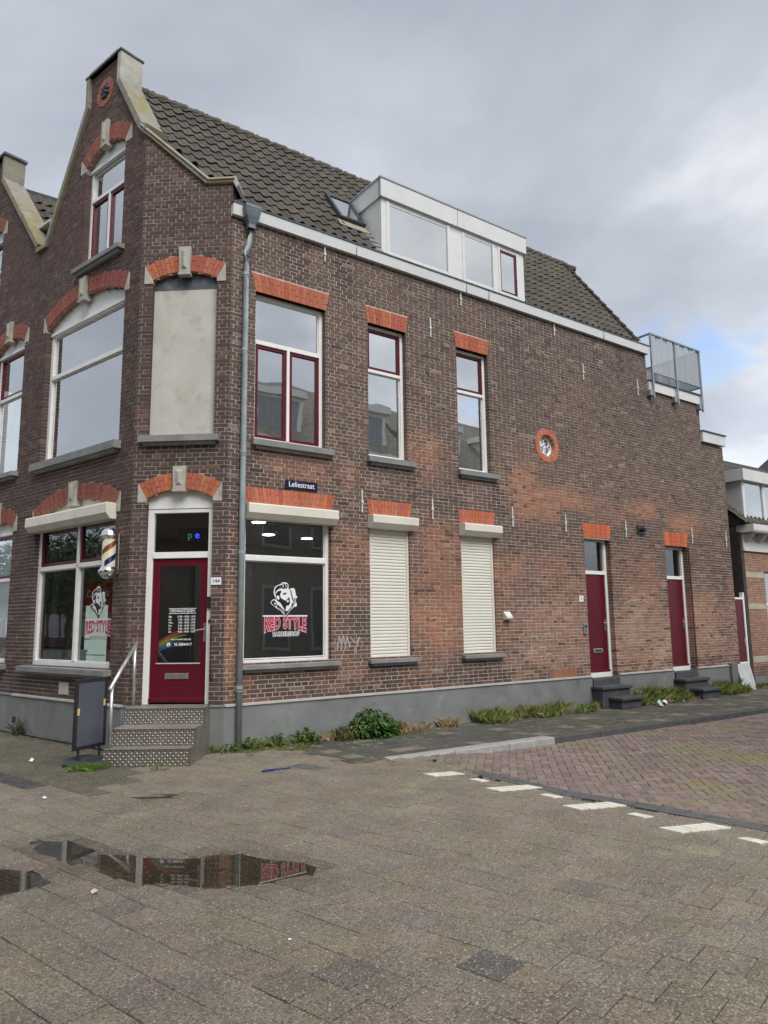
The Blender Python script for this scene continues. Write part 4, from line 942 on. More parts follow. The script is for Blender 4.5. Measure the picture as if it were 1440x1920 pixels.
q = MB(); rbox(q, s0-.04, s1+.04, v0-.20, v0+.01, .035, .055); q.build('skylight_apron', M('apron_beige', (.30, .27, .20), .7, .2, 8), skl)
# ---- terrace with net railing, and the lower roof edges
MB().box(FB, 10.43, 12.55, -4.5, -.10, 6.9, 7.0).build('terrace_floor', groundM, B0)
MB().box(FB, 12.55, 13.5, -6, -.1, 5.95, 6.05).build('flat_roof', groundM, B0)
MB().ext(FB, [(-.10, 7.0), (.05, 7.0), (.05, 7.235), (-.10, 7.235)], 10.44, 12.60).box(FB, 12.50, 12.60, -4.5, -.1, 7.0, 7.235).build('terrace_fascia', fascM, B0, .004)
MB().box(FB, 10.43, 12.63, -.13, .08, 7.235, 7.26).build('edge_trim', lead, B0)
MB().ext(FB, [(-.10, 6.06), (.07, 6.06), (.07, 6.325), (-.10, 6.325)], 12.52, 13.56).box(FB, 13.46, 13.56, -6, -.1, 6.06, 6.325).build('roof_edge_fascia', fascM, B0, .004)
MB().box(FB, 12.5, 13.59, -.13, .10, 6.325, 6.345).build('edge_trim', lead, B0)
rl = MB()
for s_ in (10.52, 11.50, 12.56): rl.box(FB, s_-.022, s_+.022, .085, .125, 6.80, 8.38)
rl.box(FB, 10.50, 12.60, .08, .13, 8.36, 8.40).box(FB, 10.50, 12.60, .09, .12, 7.42, 7.45)
for s_, t_ in ((12.58, 0), (10.52, 0)): rl.box(FB, s_-.02, s_+.02, -2.4, .08, 8.36, 8.40)
rl.box(FB, 10.5, 12.6, -2.42, -2.38, 8.36, 8.40).box(FB, 12.56, 12.60, -2.42, -2.38, 7.0, 8.36).box(FB, 11.5, 11.54, -2.42, -2.38, 7.0, 8.36).box(FB, 12.56, 12.6, -1.2, -1.16, 7.0, 8.36).box(FB, 10.5, 12.6, -2.42, -2.38, 7.45, 7.48).box(FB, 12.56, 12.6, -2.4, .08, 7.42, 7.45)
railing = rl.build('railing', galv, B0, .003)
for s_ in (10.52, 11.50, 12.56): MB().box(FB, s_-.13, s_+.03, .0, .105, 6.86, 7.0).build('bracket', galv, railing, .004)
netm = net('grey_netting', (.34, .37, .40), .84)
def wavy(fr_pts, n, h0, h1, name):
    q = MB(); a, b = fr_pts; pr_ = []
    for i in range(n+1):
        t = i/n; p = a+(b-a)*t; w_ = .018*math.sin(t*37)+.01*math.sin(t*91+1); nn = np.array([(b-a)[1], -(b-a)[0], 0]); nn /= np.linalg.norm(nn); pr_.append(p+nn*w_)
    for i in range(n): q.add([pr_[i]+[0, 0, h0], pr_[i+1]+[0, 0, h0], pr_[i+1]+[0, 0, h1], pr_[i]+[0, 0, h1]], [(0, 1, 2, 3)])
    return q.build(name, netm, railing, smooth=True)
wavy((FB.P(10.54, .10, 0), FB.P(12.56, .10, 0)), 60, 7.45, 8.37, 'netting'); wavy((FB.P(12.58, .06, 0), FB.P(12.58, -2.4, 0)), 60, 7.45, 8.37, 'netting'); wavy((FB.P(10.54, -2.4, 0), FB.P(12.56, -2.4, 0)), 60, 7.48, 8.37, 'netting')
MB().box(FB, 10.38, 10.44, -2.3, -.16, 7.0, 8.1).build('terrace_wall', white, B0)
# ---- interior shells seen through the glass
q = MB(); foot = [bl(.1, -.2), (A0[0]+.15, A0[1]+.35), al(3.2, -.2), al(3.2, -4.5), bl(6.2, -5.0), bl(6.2, -.2)]
foot = [bl(.05, -.14), tuple(FC.P(1.36, -.14, 0)[:2]), tuple(FC.P(.05, -.14, 0)[:2]), al(.06, -.14), al(3.25, -.14), al(3.25, -3.6), bl(6.2, -4.2), bl(6.2, -.14)]
def room(z0, z1, wm, cm, fm):
    n = len(foot)
    MB().add([(x, y, z0) for x, y in foot], [tuple(range(n))]).build('floor', fm, B0); MB().add([(x, y, z1) for x, y in foot], [tuple(range(n))]).build('ceiling', cm, B0)
    q = MB()
    for i in (3, 4, 5, 6): 
        if i == 3: continue
        (x1, y1), (x2, y2) = foot[i], foot[(i+1) % n]; q.add([(x1, y1, z0), (x2, y2, z0), (x2, y2, z1), (x1, y1, z1)], [(0, 1, 2, 3)])
    q.build('room_wall', wm, B0)
room(.62, 3.43, roomM, roomL, roomD); room(4.0, 7.2, roomL, roomL, roomD)
MB().box(FB, 6.3, 13.3, -2.5, -2.4, .3, 3.7).box(FB, 6.3, 13.3, -2.4, -.14, 3.72, 3.78).box(FB, 6.3, 13.3, -2.4, -.14, .3, .36).box(FB, 9.3, 9.4, -2.4, -.14, .3, 3.7).build('hall_wall', roomM, B0)
MB().box(FB, 6.25, 6.7, -.6, -.55, 4.4, 5.4).build('room_wall', roomL, B0)
MB().box(FA, .45, 1.75, -.85, -.80, 7.5, 9.55).box(FA, .45, 1.75, -.80, -.14, 7.45, 7.5).build('attic_wall', roomL, B0)
MB().box(FB, 2.95, 6.5, -1.05, -1.0, 8.2, 9.58).build('attic_wall', roomM, B0)
# ================================================================ SHOP CONTENTS
LOGO = dict(
sil=[(0.033, 1.818), (-0.002, 1.859), (-0.048, 1.905), (-0.09, 1.932), (-0.136, 1.954), (-0.143, 1.963), (-0.181, 1.987), (-0.222, 2.021), (-0.216, 2.036), (-0.195, 2.064), (-0.165, 2.081), (-0.137, 2.068), (-0.13, 2.086), (-0.148, 2.117), (-0.165, 2.154), (-0.173, 2.184), (-0.163, 2.215), (-0.16, 2.243), (-0.143, 2.265), (-0.108, 2.284), (-0.066, 2.301), (-0.045, 2.307), (-0.035, 2.33), (-0.01, 2.333), (0.025, 2.331), (0.053, 2.325), (0.071, 2.307), (0.081, 2.282), (0.075, 2.251), (0.09, 2.22), (0.104, 2.235), (0.139, 2.247), (0.175, 2.247), (0.19, 2.221), (0.204, 2.159), (0.21, 2.13), (0.233, 2.127), (0.23, 2.112), (0.205, 2.083), (0.198, 2.052), (0.216, 2.027), (0.226, 2.002), (0.22, 1.98), (0.199, 1.964), (0.181, 1.973), (0.149, 1.945), (0.106, 1.905), (0.071, 1.871)],
body=[(0.033, 1.837), (-0.006, 1.88), (-0.055, 1.923), (-0.118, 1.963), (-0.101, 2.003), (-0.077, 1.985), (0.022, 1.902), (0.03, 1.914), (0.043, 1.902), (0.074, 1.908), (0.106, 1.951), (0.152, 2.033), (0.173, 2.017), (0.166, 1.98), (0.134, 1.945), (0.092, 1.905)],
brush=[(-0.212, 2.024), (-0.188, 2.056), (-0.161, 2.066), (-0.139, 2.048), (-0.113, 2.009), (-0.124, 1.972), (-0.143, 1.972), (-0.181, 1.997)],
hair=[(-0.145, 2.154), (-0.155, 2.185), (-0.145, 2.216), (-0.142, 2.243), (-0.115, 2.269), (-0.059, 2.289), (-0.035, 2.292), (-0.026, 2.317), (-0.005, 2.316), (-0.009, 2.293), (0.011, 2.311), (0.034, 2.29), (0.036, 2.317), (0.059, 2.305), (0.068, 2.275), (0.054, 2.241), (0.012, 2.237), (-0.052, 2.233), (-0.093, 2.221), (-0.124, 2.202), (-0.138, 2.179)],
beard=[(-0.138, 2.154), (-0.107, 2.193), (-0.058, 2.208), (-0.037, 2.193), (-0.058, 2.161), (-0.061, 2.124), (-0.043, 2.093), (0.006, 2.069), (0.041, 2.057), (0.076, 2.101), (0.098, 2.107), (0.105, 2.057), (0.105, 2.014), (0.084, 1.986), (0.042, 1.982), (0.037, 1.92), (0.022, 1.915), (-0.056, 2.025), (-0.112, 2.056), (-0.13, 2.105)],
eye=[(-0.019, 2.152), (-0.002, 2.173), (0.049, 2.178), (0.041, 2.158), (0.012, 2.145)],
comb=[(0.105, 2.217), (0.119, 2.225), (0.166, 2.07), (0.149, 2.056)],
scis=[(0.162, 2.061), (0.198, 2.105), (0.206, 2.099), (0.178, 2.05), (0.2, 2.027), (0.192, 2.013), (0.162, 2.044)])
LOGOW = dict(ear=[(-0.124, 2.12), (-0.105, 2.136), (-0.078, 2.121), (-0.07, 2.087), (-0.088, 2.069), (-0.113, 2.086)], mouth=[(0.045, 2.049), (0.063, 2.066), (0.089, 2.068), (0.077, 2.054), (0.085, 2.038), (0.059, 2.033)],
brushw=[(-0.164, 2.021), (-0.143, 2.031), (-0.129, 2.006), (-0.146, 1.994)], st1=[(-.12, 2.215), (-.06, 2.247), (.0, 2.25), (-.06, 2.238)], st2=[(-.02, 2.300), (.0, 2.27), (-.004, 2.258), (-.03, 2.285)], st3=[(.03, 2.30), (.045, 2.27), (.035, 2.25), (.028, 2.275)], lapel=[(-.095, 1.985), (-.085, 1.975), (.015, 1.88), (.012, 1.87)], st4=[(.10, 1.945), (.14, 1.99), (.148, 1.985), (.11, 1.94)])
def logo(win, fr, sc, sg, d, dz=0.0):
    def put_(poly, lay, mat, nm):
        pts = [fr.P(sc+sg*x, d+lay*.0012, z+dz) for x, z in poly]; me = bpy.data.meshes.new('emblem'); me.from_pydata([tuple(map(float, p)) for p in pts], [], [tuple(range(len(pts)))]); return link(nm, me, mat, win)
    put_(LOGO['sil'], 0, vinW, 'emblem')
    for k in ('body', 'brush', 'hair', 'beard', 'eye', 'comb', 'scis'): put_(LOGO[k], 1, vinK, 'emblem')
    for k in LOGOW.values(): put_(k, 2, vinW, 'emblem')
    for a, b in ((-.345, .0), (.07, .41)): put_([(a, 1.822), (b, 1.822), (b, 1.842), (a, 1.842)], 0, vinW, 'emblem_bar')
    def wp(gr):
        def f(x, y):
            t = min(1, abs(x)/.38); top = .09; 
            return x, (y+.0)*(1.0+(.55*t*t if y < 0 else 0)) - (.0 if y > 0 else .02*t*t)
        return f
    me = text(fr, 'RED STYLE', .235, sc+.033*sg, d, 1.722+dz, bold=.062, sgn=sg, warp=wp(1), xs=.60, spacing=1.06); link('lettering', me, vinW, win)
    me = text(fr, 'RED STYLE', .235, sc+.033*sg, d+.0012, 1.722+dz, bold=.034, sgn=sg, warp=wp(0), xs=.60, spacing=1.06); link('lettering', me, vinR, win)
    me = text(fr, 'BARBERSHOP', .083, sc+.045*sg, d, 1.563+dz, bold=.09, sgn=sg, xs=.83, spacing=1.1); link('lettering', me, vinW, win)
    me = text(fr, 'BARBERSHOP', .083, sc+.045*sg, d+.0012, 1.563+dz, bold=.0, sgn=sg, xs=.83, spacing=1.1); link('lettering', me, vinK, win)
logo(shopB, FB, 1.003, 1, -.132); logo(shopA, FA, 1.02, -1, -.127, -.02)
LAMP = emit('lit_lamp', (1.0, .95, .85), 16.0)
for p, lb in (((-2.12, 12.31, 3.42), 'lit round ceiling lamp nearest the pipe in the shop window'), ((-2.23, 14.05, 3.42), 'lit round ceiling lamp second from the pipe in the shop window'), ((-1.57, 14.77, 3.42), 'lit round ceiling lamp furthest right in the shop window'), ((-3.50, 13.64, 3.42), 'lit round ceiling lamp behind the fanlight of the shop door')):
    c = empty('ceiling_lamp', p, lb, 'ceiling lamp', 'lit ceiling lamps in the shop')
    MB().lathe(p, [(.125, .008), (.125, .0), (.11, -.002)], 20).build('lamp_rim', roomD, c); MB().lathe(p, [(.11, -.004), (.001, -.004)], 20).build('lamp_lens', LAMP, c)
os_ = empty('led_sign', FC.P(.74, -.42, 2.95), 'small dark LED sign glowing green and blue above the shop door', 'led sign')
MB().box(FC, .56, 1.03, -.45, -.43, 2.93, 3.14).build('sign_board', dark, os_)
ledB, ledG, ledW = emit('blue_led', (.03, .06, 1.0), 1.4), emit('green_led', (.10, .4, .2), .25), emit('white_led', (.6, .65, .5), .7)
put(FC, os_, ledG, 'p', .15, .735, -.428, 3.035); put(FC, os_, ledB, 'e', .15, .845, -.428, 3.035, bold=.01)
put(FC, os_, M('led_off', (.03, .03, .06), .5), 'o', .15, .64, -.428, 3.035); put(FC, os_, M('led_off', (.03, .03, .06), .5), 'n', .15, .95, -.428, 3.035)
fr_ = empty('drinks_fridge', FA.P(1.78, -.8, .62), 'red drinks fridge with white script standing behind the main street shop window', 'fridge')
redf = M('fridge_red', (.42, .012, .014), .35, .05)
MB().box(FA, 1.40, 2.17, -1.15, -.55, .64, 2.42).build('fridge_body', redf, fr_, .02); MB().box(FA, 1.45, 2.12, -.55, -.545, .80, 2.05).build('fridge_door', emit('fridge_glass', (.34, .42, .38), .45), fr_)
for z in (1.0, 1.25, 1.5, 1.75): MB().box(FA, 1.46, 2.11, -.545, -.535, z, z+.015).build('shelf', steel, fr_)
put(FA, fr_, vinW, 'Coca-Cola', .17, 1.78, -.546, 2.24, sgn=-1, shear=.35, xs=.95)
bl_ = empty('vertical_blind', FA.P(2.0, -.6, .7), 'dark vertical slat blind hanging behind the main street shop window', 'blind')
for i in range(10): MB().add([FA.P(2.35+i*.085, -.62+.03*(i % 2), .75), FA.P(2.35+i*.085+.075, -.66+.03*(i % 2), .75), FA.P(2.35+i*.085+.075, -.66+.03*(i % 2), 3.3), FA.P(2.35+i*.085, -.62+.03*(i % 2), 3.3)], [(0, 1, 2, 3)]).build('blind_slat', M('blind_fabric', (.035, .06, .052), .8, .2, 4), bl_)
MB().box(FA, 2.3, 3.24, -.68, -.60, 3.3, 3.36).build('blind_rail', steel, bl_)
MB().box(FA, 3.0, 3.24, -.5, -.4, .63, 3.42).build('column', roomL, B0)
tag(MB().box(FA, 1.95, 2.95, -.50, -.18, .64, 1.30).box(FA, 1.93, 2.97, -.51, -.17, 1.30, 1.34).build('window_cabinet', M('cabinet_grey', (.33, .34, .36), .5), bevel=.01), 'low pale grey cabinet inside the shop window', 'cabinet')
# big mirror boards on the shop wall and a potted palm behind the side window
tag(MB().box(FB, .55, 1.62, -2.6, -2.5, 1.0, 2.75).box(FB, .50, 1.67, -2.62, -2.58, .95, 2.80).build('wall_mirror', M('grey_board', (.20, .21, .20), .6)), 'large grey wall board inside the barbershop behind the side window', 'board')
pm = empty('potted_palm', FB.P(.45, -.55, .62), 'spiky potted palm at the left edge of the side shop window', 'plant')
q = MB(); base = FB.P(.45, -.55, 1.25)
MB().lathe(FB.P(.45, -.55, .62), [(.0, 0), (.13, 0), (.17, .32), (.15, .32), (.14, .28), (0, .28)], 14).build('pot', dark, pm)
MB().tube([FB.P(.45, -.55, .85), base], .025, 8).build('trunk', M('palm_trunk', (.10, .07, .04), .9), pm)
for i in range(26):
    a = random.uniform(0, 2*PI); el = random.uniform(.2, 1.3); L_ = random.uniform(.3, .5); d_ = np.array([math.cos(a)*math.cos(el), math.sin(a)*math.cos(el), math.sin(el)]); sd = np.array([-math.sin(a), math.cos(a), 0])*.012
    m_ = base+d_*L_*.55; t_ = base+d_*L_+np.array([0, 0, -.12*L_/.4]); q.add([base-sd*.5, base+sd*.5, m_+sd, t_, m_-sd], [(0, 1, 2, 3, 4)], (.09, .12, .05))
q.build('fronds', leafM, pm, attr=True)
# ================================================================ THINGS ON THE CORNER BUILDING
ss = empty('street_sign', FB.P(1.215, 0, 3.74), 'dark blue street name sign reading Leliestraat above the side shop window', 'sign')
MB().box(FB, .932, 1.497, .006, .022, 3.745, 3.88).build('sign_plate', M('navy_enamel', (.006, .009, .045), .3), ss, .012); MB().box(FB, .945, 1.484, .0222, .0226, 3.755, 3.758).box(FB, .945, 1.484, .0222, .0226, 3.867, 3.870).build('sign_border', M('navy_dim', (.06, .07, .16), .4), ss)
put(FB, ss, vinW, 'Leliestraat', .118, 1.213, .0235, 3.812, bold=.008, xs=.92)
np_ = empty('house_number_plate', FC.P(1.28, 0, 2.27), 'white plate reading 144 on the dark brick beside the shop door', 'number plate')
bx('plate', vinW, np_, FC, 1.205, 1.352, .004, .014, 2.268, 2.372, bevel=.004); put(FC, np_, vinK, '144', .075, 1.278, .0152, 2.32, bold=.01)
n2_ = empty('house_number_plate', FB.P(7.67, 0, 2.09), 'small white number plate left of the red door with letter slot', 'number plate')
bx('plate', vinW, n2_, FB, 7.60, 7.73, .004, .012, 2.085, 2.205, bevel=.004); put(FB, n2_, M('blue_print', (.12, .16, .3), .5), '25', .075, 7.665, .0135, 2.145)
ic = empty('intercom', FB.P(7.73, 0, 1.44), 'grey metal intercom beside the red door with letter slot', 'intercom')
bx('housing', galv, ic, FB, 7.68, 7.78, .0, .035, 1.445, 1.645, bevel=.006); bx('button', dark, ic, FB, 7.715, 7.745, .035, .040, 1.50, 1.52); bx('speaker', dark, ic, FB, 7.70, 7.76, .035, .038, 1.57, 1.62)
# barber pole
bp = empty('barber_pole', FA.P(.25, .17, 2.4), 'chrome barber pole with orange and blue stripes on the corner', 'barber pole')
c = FA.P(.25, .17, 0)
MB().lathe((c[0], c[1], 0), [(.001, 2.375), (1.28*.05, 2.385), (1.28*.085, 2.42), (1.28*.102, 2.465), (1.28*.106, 2.50), (1.28*.098, 2.515), (1.28*.088, 2.525), (1.28*.088, 2.545), (1.28*.072, 2.55)], 24).build('lower_cap', chrome, bp, smooth=True)
MB().lathe((c[0], c[1], 0), [(1.28*.072, 2.945), (1.28*.088, 2.95), (1.28*.088, 2.975), (1.28*.098, 2.985), (1.28*.100, 3.0), (1.28*.092, 3.015), (1.28*.088, 3.045), (1.28*.07, 3.085), (1.28*.04, 3.11), (.001, 3.115)], 24).build('upper_cap', chrome, bp, smooth=True)
q = MB(); nA_, nZ = 32, 40; V = []; F = []
q0 = MB().lathe((c[0], c[1], 0), [(1.28*.070, 2.545), (1.28*.070, 2.948)], 28); q0.build('core', emit('pole_cream', (.70, .68, .52), .22), bp, smooth=True)
for ci, (cn, cc_, ph) in enumerate((('orange', (.75, .22, .06), 0.0), ('blue', (.035, .045, .30), .5), )):
    for turn in range(2):
        q = MB(); pts = []
        for i in range(41):
            a = i/40*2*PI; z = 2.545+((i/40*.40+ph*.40+.12) % .40)
            pts.append((a, z))
        for i in range(40):
            (a0, z0), (a1, z1) = pts[i], pts[i+1]
            if z1 < z0: continue
            def pp(a, z): z = max(2.545, min(2.948, z)); return (c[0]-.0907*math.cos(a+turn*0), c[1]-.0907*math.sin(a), z)
            for w0, w1 in ((0, .085),):
                q.add([pp(a0, z0+w0), pp(a1, z1+w0), pp(a1, z1+w1), pp(a0, z0+w1)], [(0, 1, 2, 3)])
        if turn == 0: q.build('stripe', M('stripe_'+cn, cc_, .35, 0), bp)
MB().lathe((c[0], c[1], 0), [(1.28*.078, 2.545), (1.28*.078, 2.948)], 28).build('glass_tube', glass('tube_glass', .03, (.97, .97, .97), 0), bp, smooth=True)
q = MB().box(FA, .235, .265, .002, .025, 2.46, 3.03); q.tube([FA.P(.25, .02, 2.49), FA.P(.25, .10, 2.49)], .014, 8).tube([FA.P(.25, .02, 2.99), FA.P(.25, .10, 2.99)], .014, 8); q.build('wall_bracket', chrome, bp, .003)
# tread plate steps with a handrail
st = empty('metal_steps', (-2.95, 9.8, 0), 'three tread plate metal steps with a tube handrail before the shop door', 'steps')
X0, X1 = -3.50, -2.42; ST = [(9.37, .207), (9.63, .413), (10.08, .62)]; YB = 10.40
studs = MB()
def stud(c_, e1, e2, nn, k):
    a = (e1+e2)*.7071 if k else (e1-e2)*.7071; b = np.cross(nn, a); h_ = nn*.0045
    studs.add([c_-a*.0155, c_+b*.0062, c_+a*.0155, c_-b*.0062, c_+h_], [(0, 1, 4), (1, 2, 4), (2, 3, 4), (3, 0, 4)])
ex, ey, ez = np.array([1., 0, 0]), np.array([0, 1., 0]), np.array([0, 0, 1.])
zprev = 0
for i, (y, z) in enumerate(ST):
    yn = ST[i+1][0] if i < 2 else YB
    q = MB(); FX = FW
    q.add([(X0, y, zprev), (X1, y, zprev), (X1, y, z), (X0, y, z), (X0, y+.004, zprev), (X1, y+.004, zprev), (X1, y+.004, z-.004), (X0, y+.004, z-.004)], BOXF); q.build('riser', alu, st)
    q = MB(); q.add([(X0-.004, y-.012, z-.006), (X1+.004, y-.012, z-.006), (X1+.004, yn+.002, z-.006), (X0-.004, yn+.002, z-.006), (X0-.004, y-.012, z), (X1+.004, y-.012, z), (X1+.004, yn+.002, z), (X0-.004, yn+.002, z)], BOXF); q.build('tread', alu, st, .002)
    ny = max(2, int((z-zprev)/.034)); nx = int((X1-X0)/.034)
    for a in range(nx):
        for b in range(ny): stud(np.array([X0+.02+a*.034, y-.0002, zprev+.02+b*.034]), ex, ez, -ey, (a+b) % 2)
        for b in range(int((yn-y)/.034)): stud(np.array([X0+.02+a*.034, y+.006+b*.034, z+.0002]), ex, ey, ez, (a+b) % 2)
    for b in range(int((yn-y)/.034)):
        for a in range(int(z/.034)): stud(np.array([X1+.0002, y+.02+b*.034, .02+a*.034]), ey, ez, ex, (a+b) % 2)
    for xx in (X0, X1): MB().add([(xx, y, 0), (xx, yn, 0), (xx, yn, z-.003), (xx, y, z-.003)], [(0, 1, 2, 3)]).build('side_plate', alu, st)
    zprev = z
tag(studs.build('stud_pattern', studM, st), kind='stuff')
MB().tube([(-3.44, 9.43, .205), (-3.44, 9.43, .97)], .021, 12).build('rail_post', M('rail_steel', (.55, .57, .57), .35, .06, 8, metal=.75), st, smooth=True); MB().tube([(-3.47, 10.33, .62), (-3.47, 10.33, 1.46)], .021, 12).build('rail_post', M('rail_steel', (.5, .5, .5), .3), st, smooth=True)
MB().tube([(-3.445, 9.37, .925), (-3.472, 10.40, 1.485)], .024, 12).build('handrail', M('rail_steel', (.5, .5, .5), .3), st, smooth=True)
# poster stand
ps = empty('poster_stand', (-3.74, 9.54, 0), 'black framed poster stand with empty grey panel beside the metal steps', 'sign stand')
p0 = np.array([-3.845, 9.30, 0]); p1 = np.array([-3.635, 9.785, 0]); L_ = np.linalg.norm(p1-p0); du = (p1-p0)/L_; FP = Fr(p0, du, np.array([du[1], -du[0], 0]))
q = MB(); q.box(FP, 0, .045, -.016, .016, .20, 1.06).box(FP, L_-.045, L_, -.016, .016, .20, 1.06).box(FP, .045, L_-.045, -.016, .015, .20, .245).box(FP, .045, L_-.045, -.016, .015, 1.015, 1.06); q.build('frame', dark, ps, .004)
MB().box(FP, .04, L_-.04, -.006, .008, .24, 1.02).build('panel', panelM, ps)
for s_, z in ((.045, .62), (L_-.058, .70)): MB().box(FP, s_-.012, s_+.026, .0165, .018, z, z+.085).build('tape', M('yellow_tape', (.62, .47, .17), .6), ps)
for s_ in (.09, L_-.09): MB().tube([FP.P(s_, 0, .06), FP.P(s_, 0, .22)], .017, 8).build('post', dark, ps)
bprof = []
q = MB(); V = []; n = 28
for (r, z) in ((1.0, .0), (1.02, .03), (.96, .065), (.72, .088), (.3, .10)):
    for i in range(n):
        a = 2*PI*i/n; u = math.copysign(abs(math.cos(a))**.6, math.cos(a))*.31*r; v = math.copysign(abs(math.sin(a))**.6, math.sin(a))*.27*r
        V.append(FP.P(L_/2+v, u+.04, z+.012*math.cos(a*2)*(z > 0)))
q.add(V, [(i*n+k, i*n+(k+1) % n, (i+1)*n+(k+1) % n, (i+1)*n+k) for i in range(4) for k in range(n)]+[tuple(range(4*n, 5*n))]); q.build('base', plastic, ps, smooth=True)
MB().lathe(FP.P(L_/2+.13, .20, .088), [(.035, -.004), (.034, .006), (.001, .008)], 12).build('filler_cap', M('cap_white', (.6, .6, .58), .5), ps)
# stone steps at the side doors
def stone_steps(a, b, label):
    e_ = empty('stone_steps', (*bl((a+b)/2, .3), 0), label, 'steps', 'stone steps at the side doors')
    MB().box(FB, a-.06, b-.02, .05, .30, 0, .36).build('block', bluestone, e_, .012); MB().box(FB, a-.09, b+.01, .045, .34, .36, .42).build('slab', bluestone, e_, .012)
    MB().box(FB, a+.14, b-.06, .30, .58, 0, .16).build('block', bluestone, e_, .012); MB().box(FB, a+.10, b-.02, .29, .63, .16, .22).build('slab', bluestone, e_, .012)
    MB().box(FB, a+.0, b-.0, -.12, .06, .3, .555).build('threshold', bluestone, e_, .01)
stone_steps(7.86, 8.70, 'worn dark stone steps before the red door with letter slot'); stone_steps(10.69, 11.56, 'worn dark stone steps before the plain red door')
tag(MB().box(FB, 12.94, 13.21, -.02, .10, 0, .66).build('grey_post', M('post_grey', (.13, .14, .145), .7, .15, 5), bevel=.01), 'grey painted stump at the far end of the plinth', 'post')
sh = MB(); sh.add([FB.P(13.23, .20, .005), FB.P(13.90, .16, .005), FB.P(13.88, .02, .64), FB.P(13.23, .05, .62), FB.P(13.23, .186, .005), FB.P(13.90, .146, .005), FB.P(13.88, .006, .64), FB.P(13.23, .036, .62)], BOXF)
tag(sh.build('metal_sheet', M('sheet_metal', (.48, .51, .49), .4, .12, 4, metal=.2), bevel=.003), 'pale dented metal sheet leaning at the foot of the alley gate', 'sheet')
gt = empty('alley_gate', FB.P(13.7, -.05, 0), 'narrow dark red alley gate with white frame between the two houses', 'gate')
MB().box(FB, 13.54, 13.90, -.06, -.02, .66, 2.19).build('gate_leaf', red, gt, .004); MB().box(FB, 13.88, 13.95, -.09, .0, .5, 2.36).box(FB, 13.52, 13.88, -.08, -.01, 2.19, 2.24).box(FB, 13.52, 13.88, -.08, -.005, .60, .66).build('gate_frame', white, gt, .003)
q = MB().box(FB, 13.83, 13.865, -.02, -.008, 1.05, 1.25); q.tube([FB.P(13.85, -.01, 1.17), FB.P(13.85, .04, 1.17), FB.P(13.76, .04, 1.165)], .008, 6); q.build('handle', steel, gt); MB().box(FB, 13.52, 13.95, -.3, -.1, 0, .62).build('gate_foot', dark, gt)
# ================================================================ NEIGHBOUR ON THE MAIN STREET
N0 = empty('terraced_house', FA.P(5.5, -2, 0), 'brick gabled house left of the corner house at the picture edge', 'building')
NB = {}
hN, sN = [], []
for (a, b, z0, zs, rs, kk) in ((3.74, 4.95, 1.10, 3.44, .17, (3.60, 3.95, .18)), (3.74, 4.95, 4.47, 6.92, .17, (7.05, 7.42, .18)), (5.0, 6.1, 7.66, 9.50, .2, (9.64, 10.05, .17))):
    h, s = arch(N0, FA, a, b, zs, rs, .25, kk, (.26, .092, .068)); hN += h; sN += s; hN.append(rect(a, b, z0, zs)); sill(N0, FA, a-.06, b+.1, z0-.14, z0, .12)
    zt = z0+(zs-z0)*.62
    window(N0, FA, a, b, z0, zs, [(a+.06, b-.06, zt+.03, zs-.10, 'r'), (a+.06, b-.06, z0+.06, zt-.03, 'w')], [(a+.05, b-.05, zt-.03, zt+.03), (a+.05, b-.05, zs-.10, zs-.05)], glassUp, extra=tymp(FA, a, b, zs, rs, zs-.06))
mortN = MB(); outN = [(3.30, ZP), (8.0, ZP), (8.0, 8.5), (7.3, 8.5), (6.02, 10.66), (6.02, 11.2), (5.14, 11.2), (5.14, 10.66), (3.48, 8.62), (3.3, 8.52)]
brick_wall(FA, outN, hN, sN, ZP, 11.2, colAC, morAC, 'N', mortN)
NW = mortN.build('wall', mortarM, N0, attr=True); emit_bricks({'N': NW}, N0, 120)
_b = B0; B0 = N0
coping(FA, [(5.14, 11.2), (5.14, 10.66), (3.42, 8.60)][::-1], .10, -.36, .06, mossy); coping(FA, [(7.3, 8.5), (6.02, 10.66), (6.02, 11.2)][::-1], .10, -.36, .06, mossy); coping(FA, [(6.02, 11.2), (5.14, 11.2)], -.08, -.345, .05, pale)
MB().box(FA, 5.0, 6.16, -.38, .09, 11.2, 11.25).build('coping_cap', lead, N0); B0 = _b
MB().ext(FA, pr, 3.305, 8.0).build('plinth', plinthM, N0, .004)
MB().prism(FA, [(3.3, 7.6), (8, 7.6), (8.0, 8.5), (7.3, 8.5), (6.02, 10.66), (6.02, 11.2), (5.14, 11.2), (5.14, 10.66), (3.48, 8.62)], -.36, -.30).build('gable_backing', M('plain_brick', (.10, .065, .055), .9, .2, 14), N0)
for z0, z1 in ((.62, 3.7), (4.0, 7.2), (7.4, 9.2)): MB().box(FA, 3.35, 7.9, -2.6, -2.5, z0, z1).box(FA, 3.35, 7.9, -2.5, -.14, z1, z1+.05).box(FA, 3.35, 7.9, -2.5, -.14, z0-.05, z0).box(FA, 3.32, 3.36, -2.5, -.14, z0, z1).build('room_wall', roomL, N0)
